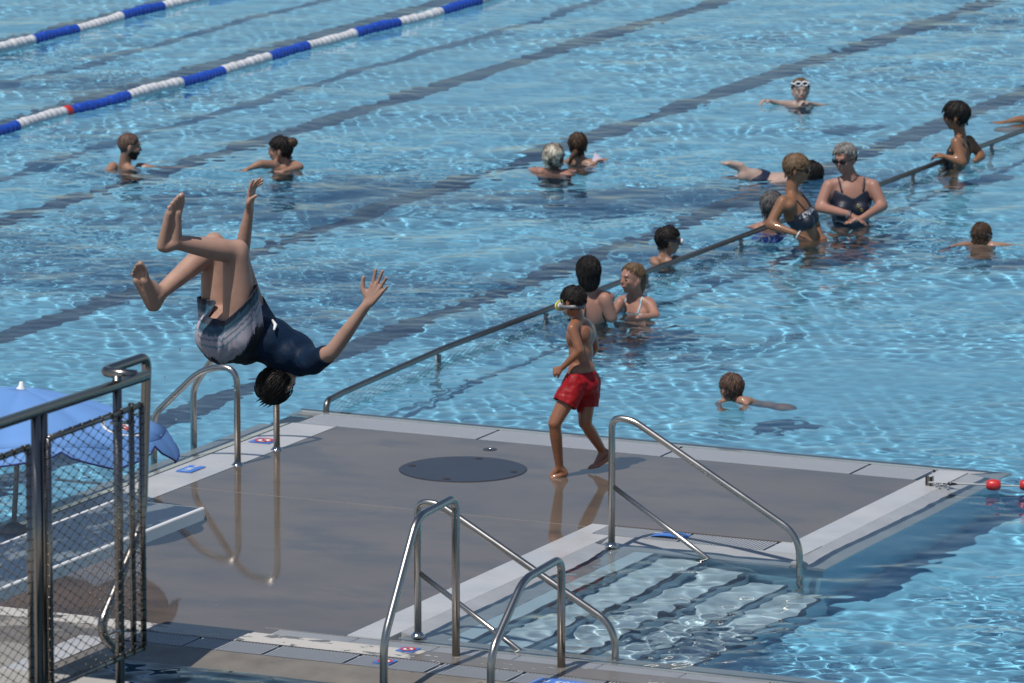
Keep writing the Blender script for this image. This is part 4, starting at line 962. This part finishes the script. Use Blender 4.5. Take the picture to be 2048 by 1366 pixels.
# ---------- bathers in the water
def swimmer(px, py, hp, label, sk, hair, yaw, wl, hk=1.0, arms=(), pitch=-5, nbd=None, body_yaw=None, lean=(0, 0), suit=None, hairkw=None, wy=None, legs=None, fem=False, bulk=1.0, tk=None, voxel=.009, extras=None, glasses=None, eyes_=False, D=None, dhead=0.0, length=.5, roll=0):
    """px,py head centre in the photo; wl the picture row where the body meets the water"""
    fg = Fig(px, wl, WZ, label, sk, D=D); J = fg.J; B = fg.B; tk = tk or hk; hu = (UZ + RT * roll)
    hc = J(px, py, dhead); H = head(B, hc, facing(yaw, pitch), hu, hk)
    nb = J(*nbd) if nbd else hc - UZ * .145 * hk - facing(yaw) * .03
    neck(B, H, nb, hk * .95)
    by = facing(body_yaw if body_yaw is not None else yaw); up = (UZ + RT * lean[0] + FH * lean[1]).normalized()
    T = torso(B, nb, by, up, tk, fem, bulk, length)
    for a in arms:
        pts = [J(*q) for q in a['p']]; arm(B, pts[:3], tk * a.get('k', 1), r=a.get('r', (.046, .038, .034, .025)))
        if a.get('hand', 1):
            d = (pts[3] - pts[2]) if len(pts) > 3 else (pts[2] - pts[1]); hand(B, pts[2], d, a.get('n', -UZ), tk * .95, a.get('curl', .15), a.get('spread', .1), a.get('t', 1))
    if legs:
        for q in (-1, 1):
            hp_ = T['pe'] + T['s'] * .085 * q * tk; fl_ = Vector((hp_.x, hp_.y, legs + .05)) + T['f'] * .0; kn_ = hp_.lerp(fl_, .5) + T['f'] * .03
            leg(B, hp_, kn_, fl_, tk); foot(B, fl_ + UZ * .03, fl_ - T['f'] * .05, fl_ + T['f'] * .12, fl_ + T['f'] * .17, -T['s'] * q, tk)
    me = fg.done(voxel, 3); tg = fg.tags; kw = dict(thick=.012); kw.update(hairkw or {})
    if hair: hair_cap(me, tg, H, 'hair', HR[hair], fg.e, **kw)
    if suit: suit(fg, H, T, me, tg)
    if glasses: sunglasses(H, fg.e, M['black'])
    if eyes_: eyes(H, fg.e)
    if extras: extras(fg, H, T, me, tg)
    fg.put(); return fg
def suit_fn(mat, top, bottom=9, straps=(), r=.006, extra=None, neckline=0.0):
    def fn(fg, H, T, me, tg):
        co, no = arr(me); h = al(co, T['nb'], -T['u']) / T['k']; side = np.abs(al(co, T['nb'], T['s'])) / T['k']; fr = al(co, T['nb'], T['f'])
        t = np.where(fr > 0, top[0] + neckline * (1 - side / .1), top[1]); keep = (tg == 'torso') & (h > t) & (h < bottom)
        shell(me, keep, .004, 'swimsuit', mat, fg.e, .003)
        for s_ in straps:
            pts = [T['nb'] - T['u'] * a * T['k'] + T['s'] * b * T['k'] + T['f'] * c * T['k'] for a, b, c in s_]; strap(me, pts, r, 'strap', mat, fg.e)
        if extra: extra(fg, H, T, me, tg)
    return fn
M['navysuit'] = pm('navy_swimsuit', (.010, .014, .030), .5, bump=(60, .1, .002)); M['blacksuit'] = pm('black_swimsuit', (.008, .008, .010), .5)
M['bikini'] = pm('pale_striped_bikini', (.62, .66, .68), .5, mix=((.16, .5, .6), 16, .5, .06, None, (.15, .15, 1.6)))
M['striped'] = pm('navy_and_white_stripes', (.02, .025, .05), .5, mix=((.6, .6, .62), 60, .5, .05, None, (1, 1, .02)))
M['bluesuit'] = pm('blue_swim_trunks', (.02, .06, .40), .5); M['darktrunks'] = pm('dark_navy_trunks', (.012, .018, .045), .5)
fullstraps = [[(.10, q * .085, .09), (.03, q * .095, .03), (.02, q * .09, -.04), (.10, q * .06, -.09)] for q in (-1, 1)]
# man with shaved head and beard
def beard(fg, H, T, me, tg):
    co, no = arr(me); k = H['k']; b = al(co, H['c'], H['u']) / k; a = al(co, H['c'], H['f']) / k
    keep = (tg == 'face') & (b < -.035 - .0 * a) & (a > -.01) & ~((b > -.062) & (a > .085)); shell(me, keep, .005, 'beard', HR['black'], fg.e, .004)
swimmer(259, 292, 67, 'bearded man with a shaved head in the lanes, facing the woman with the bun', 'mid', 'buzz', 78, 333, .98, pitch=-8, nbd=(249, 330, .03), body_yaw=60, lean=(-.1, 0), hairkw=dict(thick=.004, rough=.001, locks=0), extras=beard, eyes_=True,
        arms=[dict(p=[(226, 333, -.05), (212, 352, -.15), (245, 358, -.28), (270, 362, -.3)]), dict(p=[(280, 335, .05), (318, 342, .0), (350, 345, .0), (372, 346, .02)])])
# woman with the bun
def bun(fg, H, T, me, tg):
    c = H['c'] - H['f'] * .105 + H['u'] * .055; n = 14; v, f = ico(); vv = [c + Vector((p.x * .048, p.y * .048, p.z * .044)) * (1 + .12 * noise.noise(p * 4)) for p in v]; child('hair_bun', (vv, f), HR['brown'], fg.e, True, True)
swimmer(560, 300, 66, 'woman with dark hair in a bun swimming in the lanes, seen from the side', 'mid', 'black', -80, 334, .96, pitch=-5, nbd=(573, 330, .02), body_yaw=-60, fem=True, hairkw=dict(thick=.014, back=-.09), extras=bun, eyes_=True,
        arms=[dict(p=[(548, 330, -.08), (520, 328, -.16), (500, 336, -.2), (490, 340, -.2)]), dict(p=[(588, 330, .0), (600, 334, -.1), (570, 342, -.22), (545, 345, -.25)])])
# bleached hair from behind
swimmer(1107, 315, 64, 'bather seen from behind with bleached streaky hair and dark swimsuit under water', 'pink', 'bleach', 10, 345, .98, pitch=0, nbd=(1106, 343, .0), body_yaw=20, lean=(0, .15), fem=True, suit=suit_fn(M['navysuit'], (.12, .19)), hairkw=dict(thick=.016, base=-.06, back=-.10, slope=.6, rough=.006),
        arms=[dict(p=[(1082, 344, .0), (1062, 344, .12), (1068, 338, .3)], hand=0), dict(p=[(1130, 347, .0), (1158, 349, .12), (1172, 346, .22)])])
# girl with ponytail
def pony(fg, H, T, me, tg):
    c = H['c'] - H['f'] * .09 - H['u'] * .04; child('ponytail', tube([c + H['f'] * .02, c - H['f'] * .012 - H['u'] * .05 - RT * .03, c - H['u'] * .12 - RT * .06 + FH * -.01], [.026, .02, .008], 10), HR['brown'], fg.e, True, True)
swimmer(1156, 289, 55, 'girl with a thin brown ponytail seen from behind, beside the pink foam', 'mid', 'brown', 12, 326, .86, pitch=0, nbd=(1160, 318, .0), body_yaw=25, tk=.78, fem=False, hairkw=dict(thick=.014, base=-.06, back=-.10, slope=.7), extras=pony,
        arms=[dict(p=[(1141, 322, .0), (1128, 328, .1), (1140, 334, .25)], hand=0), dict(p=[(1178, 323, .0), (1190, 326, -.02), (1192, 322, -.02), (1196, 321, -.03)], k=.9)])
# boy with goggles by the rail
def gog(fg, H, T, me, tg):
    c, f, u, s, k = H['c'], H['f'], H['u'], H['s'], H['k']
    ringp = [c + u * .012 * k + f * math.cos(t) * .1 * k + s * math.sin(t) * .085 * k for t in np.linspace(0, 6.283, 40)]; child('goggle_strap', tube(ringp, .007, 6, False), M['navysuit'], fg.e, True)
    child('goggles', join(*[ell_mesh(c + f * .1 * k + s * .032 * q * k + u * .004, Matrix([[(s * .032 * k)[i], (f * .016 * k)[i], (u * .024 * k)[i]] for i in range(3)])) for q in (-1, 1)]), M['clear'], fg.e, True)
    child('nose_cover', ell_mesh(c + f * .112 * k - u * .02 * k, Matrix([[(s * .018 * k)[i], (f * .012 * k)[i], (u * .02 * k)[i]] for i in range(3)])), M['pinkrub'], fg.e, True)
M['pinkrub'] = pm('pink_rubber', (.55, .2, .25), .4)
swimmer(1337, 481, 62, 'boy wearing pale swim goggles behind the low rail, facing right', 'mid', 'black', 75, 522, .92, pitch=-5, nbd=(1328, 516, .0), body_yaw=50, tk=.8, suit=suit_fn(M['darktrunks'], (.42, .42)), hairkw=dict(thick=.013), extras=gog,
        arms=[dict(p=[(1308, 521, -.05), (1320, 540, -.15), (1350, 545, -.1)], hand=0), dict(p=[(1350, 518, .1), (1372, 528, .15), (1395, 532, .2)])])
# dark haired woman from behind
def fsuit(fg, H, T, me, tg):
    strap(me, [T['nb'] - T['u'] * .04 * T['k'] + T['s'] * q * .07 * T['k'] - T['f'] * .03 for q in (1,)] + [T['nb'] - T['u'] * .16 * T['k'] + T['s'] * .1 - T['f'] * .1], .005, 'strap', M['blacksuit'], fg.e)
def bighair(fg, H, T, me, tg):
    BB = Body(); BB.ell(H['c'] + H['u'] * .012 - H['f'] * .02, (H['s'], H['f'], H['u']), (.088, .105, .105)); BB.ell(H['c'] - H['u'] * .06 - H['f'] * .035, (H['s'], H['f'], H['u']), (.076, .07, .085)); m_ = BB.mesh(.009, 3); c2, n2 = arr(m_)
    keep = (al(c2, H['c'], H['f']) < .055); hair_locks(c2, n2, keep, H, HR['black'], fg.e, .001, 260, .09, .005) ; shell(m_, keep, 0, 'hair', HR['black'], fg.e, .01, np.array([noise.noise(Vector(p) * 35) for p in c2]) * .006)
swimmer(1176, 542, 62, 'woman with dark wet hair in a black swimsuit seen from behind, beside the smiling girl', 'pink', None, -12, 642, .98, pitch=-4, nbd=(1180, 582, .0), body_yaw=-25, fem=True, bulk=1.02, length=.52, legs=-1.1,
        suit=suit_fn(M['blacksuit'], (.12, .24), straps=[[(.02, q * .075, -.03), (.10, q * .08, -.08), (.20, q * .09, -.09), (.27, q * .09, -.09)] for q in (-1, 1)] , r=.005), extras=bighair,
        arms=[dict(p=[(1210, 598, -.06), (1224, 636, -.05), (1212, 606, .30)], hand=0, r=(.054, .046, .04, .028)), dict(p=[(1150, 598, .02), (1136, 622, .12), (1146, 592, .22), (1152, 580, .2)], r=(.052, .044, .038, .028), curl=.6)])
# smiling girl
def swhair(fg, H, T, me, tg):
    c = H['c'] - H['f'] * .075 - H['u'] * .02; child('wet_hair_tail', tube([c + H['u'] * .03, c - H['u'] * .05 - H['f'] * .012, c - H['u'] * .14 + H['f'] * .01], [.045, .035, .012], 10), HR['light'], fg.e, True, True)
swimmer(1264, 556, 62, 'smiling girl with slicked back wet hair in a pale striped bikini top', 'pink', 'light', -128, 626, .96, pitch=0, nbd=(1272, 592, .03), body_yaw=-150, tk=.84, lean=(0, -.05), legs=-1.1, hairkw=dict(thick=.007, base=.015, slope=1.1, rough=.001, locks=160, lock_r=.003), eyes_=True, extras=swhair,
        suit=suit_fn(M['bikini'], (.125, .15), .21, straps=[[(.13, q * .07, .09), (.05, q * .075, .05), (.01, q * .06, .0)] for q in (-1, 1)], r=.006),
        arms=[dict(p=[(1240, 605, -.02), (1226, 632, -.05), (1222, 640, -.1)], hand=0, k=1.05), dict(p=[(1298, 604, -.0), (1312, 632, -.12), (1275, 636, -.25)], hand=0, k=1.1)])
# tanned woman with sunglasses
def shorthair(fg, H, T, me, tg): pass
def bracelet(fg, p, d, mat):
    d = d.normalized(); u = d.cross(UZ).normalized(); w = d.cross(u); child('bracelet', tube([p + (u * math.cos(t) + w * math.sin(t)) * .033 for t in np.linspace(0, 6.283, 20)], .005, 6, False), mat, fg.e, True)
def iextra(fg, H, T, me, tg):
    J = fg.J; bracelet(fg, J(1596, 470, -.3), J(1602, 474, -.3) - J(1580, 462, -.28), M['paint'])
    co, no = arr(me); h = al(co, T['nb'], -T['u']) / T['k']; fr = al(co, T['nb'], T['f']); keep = (tg == 'torso') & (h > .155) & (h < .20) & (fr > .03); shell(me, keep, .0085, 'striped_trim', M['striped'], fg.e, .002)
swimmer(1594, 338, 66, 'tanned woman with sunglasses in a dark bikini leaning forward on the rail', 'tan', 'light', 96, 478, .98, pitch=-12, nbd=(1583, 386, .0), body_yaw=105, lean=(-.34, .0), fem=True, bulk=.98, length=.5, legs=-1.1, glasses=True, D=(G(1590, 478, WZ).dot(FH)),
        suit=suit_fn(M['navysuit'], (.15, .19), .29, straps=[[(.17, q * .07, .09), (.05, q * .09, .03), (.06, q * .09, -.05), (.2, q * .07, -.1)] for q in (-1, 1)]), extras=iextra, hairkw=dict(thick=.016, base=-.02, back=-.09, rough=.005),
        arms=[dict(p=[(1566, 402, -.13), (1540, 450, -.2), (1590, 466, -.30), (1612, 474, -.3)], r=(.05, .042, .036, .026)), dict(p=[(1606, 404, .12), (1628, 440, .12), (1640, 470, .0)], r=(.05, .042, .036, .026))])
# grey haired woman with sunglasses
def jextra(fg, H, T, me, tg):
    co, no = arr(me); h = al(co, T['nb'], -T['u']) / T['k']; fr = al(co, T['nb'], T['f']); keep = (tg == 'torso') & (h > .33) & (h < .40) & (fr > -.02); shell(me, keep, .0085, 'striped_belt', M['striped'], fg.e, .002)
    J = fg.J
    for (x, y) in ((1716, 411), (1723, 420)): c = J(x, y, -.125); child('belt_ring', tube([c + RT * math.cos(t) * .011 + UZ * math.sin(t) * .011 for t in np.linspace(0, 6.283, 14)], .003, 6, False), M['gold'], fg.e, True)
    bracelet(fg, J(1697, 428, -.30), J(1712, 436, -.3) - J(1690, 424, -.28), M['chrome'])
swimmer(1689, 317, 70, 'grey haired woman with sunglasses in a black one-piece leaning on the rail', 'pink', 'grey', -150, 442, 1.0, pitch=-12, nbd=(1702, 354, .02), body_yaw=175, lean=(.0, .0), fem=True, bulk=1.08, length=.5, legs=-1.1, glasses=True,
        suit=suit_fn(M['navysuit'], (.10, .14), straps=fullstraps, r=.008, neckline=.05), extras=jextra, hairkw=dict(thick=.016, base=.0, rough=.007),
        arms=[dict(p=[(1658, 372, .0), (1640, 415, -.06), (1698, 428, -.28), (1716, 437, -.3)], r=(.054, .046, .038, .028)), dict(p=[(1746, 372, .0), (1765, 412, -.06), (1728, 434, -.28), (1712, 438, -.3)], r=(.054, .046, .038, .028), t=-1)])
# grey haired bather behind the tanned woman
swimmer(1544, 412, 60, 'bather with dark grey hair and blue trunks half hidden behind the tanned woman', 'pink', 'greydark', 25, 462, .98, pitch=-5, nbd=(1538, 448, .0), body_yaw=20, suit=suit_fn(M['bluesuit'], (.16, .16)), hairkw=dict(thick=.016, base=-.05, back=-.09, rough=.006),
        arms=[dict(p=[(1516, 456, .0), (1510, 470, -.05), (1520, 478, -.1)], hand=0)], D=G(1540, 462, WZ).dot(FH) + .15)
# woman in the lanes with goggles on her forehead
def goggles_up(fg, H, T, me, tg):
    c, f, u, s, k = H['c'], H['f'], H['u'], H['s'], H['k']
    for q in (-1, 1):
        m_ = c + f * .075 * k + u * .075 * k + s * .032 * q * k; ring = [m_ + s * math.cos(t) * .026 + u * math.sin(t) * .018 for t in np.linspace(0, 6.283, 16)]; child('goggle_frame', tube(ring, .007, 6, False), M['paint'], fg.e, True)
        child('goggle_lens', ell_mesh(m_, Matrix([[(s * .022)[i], (f * .008)[i], (u * .014)[i]] for i in range(3)])), M['black'], fg.e, True)
    child('goggle_strap', tube([c + u * .07 * k + f * math.cos(t) * .085 * k + s * math.sin(t) * .083 * k for t in np.linspace(.5, 5.78, 24)], .006, 6, False), M['paint'], fg.e, True)
swimmer(1601, 181, 58, 'pale girl with goggles pushed up on her forehead, arms spread in the lane', 'pale', 'light', 175, 209, .92, pitch=0, nbd=(1600, 208, .0), body_yaw=175, tk=.85, suit=suit_fn(M['darktrunks'], (.10, .12), straps=[[(.12, q * .07, .09), (.02, q * .07, .02), (.05, q * .06, -.04)] for q in (-1, 1)]), hairkw=dict(thick=.01, base=.03, slope=1.0), extras=goggles_up, eyes_=True,
        arms=[dict(p=[(1582, 208, .0), (1555, 207, -.02), (1540, 202, -.06), (1530, 201, -.08)], curl=.9, r=(.040, .034, .03, .024)), dict(p=[(1622, 210, .0), (1655, 216, -.02), (1618, 206, -.16), (1610, 204, -.18)], curl=.8, r=(.040, .034, .03, .024))])
# tanned woman at the far end of the rail
swimmer(1911, 232, 60, 'tanned woman with short dark hair and sunglasses, elbows on the far rail', 'tan', 'black', -80, 338, .98, pitch=-8, nbd=(1921, 275, .02), body_yaw=-75, lean=(.14, 0), fem=True, bulk=.98, legs=-1.75, length=.5, glasses=True, D=G(1912, 338, WZ).dot(FH) + .28,
        suit=suit_fn(M['blacksuit'], (.11, .30), straps=[[(.12, q * .08, .09), (.03, q * .09, .02), (.06, q * .08, -.05), (.28, q * .03, -.1)] for q in (-1, 1)]), hairkw=dict(thick=.026, base=-.05, back=-.08, rough=.006),
        arms=[dict(p=[(1912, 284, -.15), (1925, 325, -.22), (1893, 314, -.2), (1884, 311, -.18)], curl=.8, r=(.048, .042, .036, .026)), dict(p=[(1938, 280, .12), (1963, 312, .10), (1950, 322, .0)], hand=0, r=(.046, .04, .036, .026))])
# child with snorkel
def snork(fg, H, T, me, tg):
    J = fg.J; child('snorkel', tube([J(1948, 478, .05), J(1944, 470, .06), J(1941, 462, .06)], .008, 8), M['navysuit'], fg.e, True); child('mask_strap', tube([H['c'] + H['f'] * math.cos(t) * .09 + H['s'] * math.sin(t) * .08 for t in np.linspace(0, 6.283, 24)], .005, 6, False), M['greystrap'], fg.e, True)
swimmer(1963, 472, 48, 'child with a snorkel floating low in the shallow water at right', 'mid', 'brown', 20, 488, .88, pitch=-25, nbd=(1962, 489, -.02), body_yaw=10, lean=(0, .6), tk=.74, hairkw=dict(thick=.012, base=-.06, back=-.1), extras=snork,
        arms=[dict(p=[(1938, 489, -.05), (1912, 492, -.1), (1895, 500, -.2)], k=.9), dict(p=[(1985, 490, -.05), (2008, 491, -.05), (2025, 492, -.05)], k=.9)])
# boy swimming behind the stair rail
swimmer(1462, 777, 50, 'boy with short brown hair swimming alone in the smooth water near the island', 'mid', 'buzz', -35, 800, .92, pitch=-5, nbd=(1466, 803, .03), body_yaw=-100, lean=(-1.6, .2), tk=.78, hairkw=dict(thick=.008, base=-.03, back=-.09),
        arms=[dict(p=[(1478, 806, .0), (1498, 800, -.05), (1490, 818, -.2)], k=.9), dict(p=[(1448, 806, .0), (1435, 812, -.1), (1440, 822, -.25)], k=.9)])
# swimmer lying in the water, foot out
fg = Fig(1530, 356, WZ, 'swimmer lying flat with one foot out of the water behind the tanned woman', 'pale'); J = fg.J; B = fg.B
B.ell(J(1556, 362, .0), (RT, FH, UZ), (.19, .15, .07), 'torso'); B.ell(J(1516, 359, .0), (RT, FH, UZ), (.13, .14, .085), 'hips'); B.cap(J(1590, 360, 0), .09, J(1604, 360, 0), .06, 'torso')
B.cap(J(1510, 353, -.05), .07, J(1488, 352, -.08), .055, 'thigh'); B.cap(J(1505, 352, -.05), .055, J(1487, 340, -.08), .036, 'calf'); foot(B, J(1486, 338, -.08), J(1482, 331, -.08), J(1456, 326, -.08), J(1444, 330, -.08), -FH * .9, 1.0); B.cap(J(1500, 358, .05), .06, J(1450, 366, .1), .045, 'calf')
H = head(B, J(1622, 350, .0), RT * .6 - UZ * .5, RT * .8 + UZ * .6, .95, ears=False)
B.cap(J(1580, 362, -.15), .05, J(1545, 368, -.22), .03, 'arm')
me = fg.done(.009, 3); co, no = arr(me); tg = fg.tags
shell(me, np.isin(tg, ['hips']) , .005, 'swim_shorts', M['darktrunks'], fg.e, .003); hair_cap(me, tg, H, 'hair', HR['black'], fg.e, thick=.014, base=-.08, back=-.12); fg.put()
# arm of a swimmer entering at the right edge
fg = Fig(2035, 243, WZ, 'swimmer at the far right edge with only an arm in the picture', 'tan'); J = fg.J; B = fg.B
hc = J(2085, 232, 0); H = head(B, hc, -RT, UZ, .98); B.cap(J(2082, 243, 0), .055, J(2090, 250, 0), .07, 'neck'); T = torso(B, J(2092, 250, 0), -RT, UZ + RT * .9, 1)
arm(B, (J(2078, 247, 0), J(2040, 239, -.02), J(2012, 245, -.05))); hand(B, J(2012, 245, -.05), -RT, -UZ, .95, .1, .1)
me = fg.done(.009, 3); hair_cap(me, fg.tags, H, 'hair', HR['black'], fg.e); fg.put()
# drops falling from the diver
rng = np.random.default_rng(2); ps = []
for (x, y) in ((432, 1208), (444, 1236), (405, 1276), (646, 745), (388, 648), (305, 790), (330, 755), (352, 838), (300, 905), (322, 870), (420, 760), (470, 780), (360, 700), (700, 760), (298, 820)):
    c = V(x, y, 30.6 + rng.uniform(-.3, .3)); r = rng.uniform(.0025, .0055); v, f = ico(); ps.append(([c + Vector((p.x * r, p.y * r, p.z * r * 1.3)) for p in v], f))
dm = pm('water_drop', (.9, .95, 1), .02); dm.node_tree.nodes['Principled BSDF'].inputs['Transmission Weight'].default_value = 1; dm.node_tree.nodes['Principled BSDF'].inputs['IOR'].default_value = 1.333
o = mk('water_drops', join(*ps), dm, None, True); tag(o, kind='stuff')
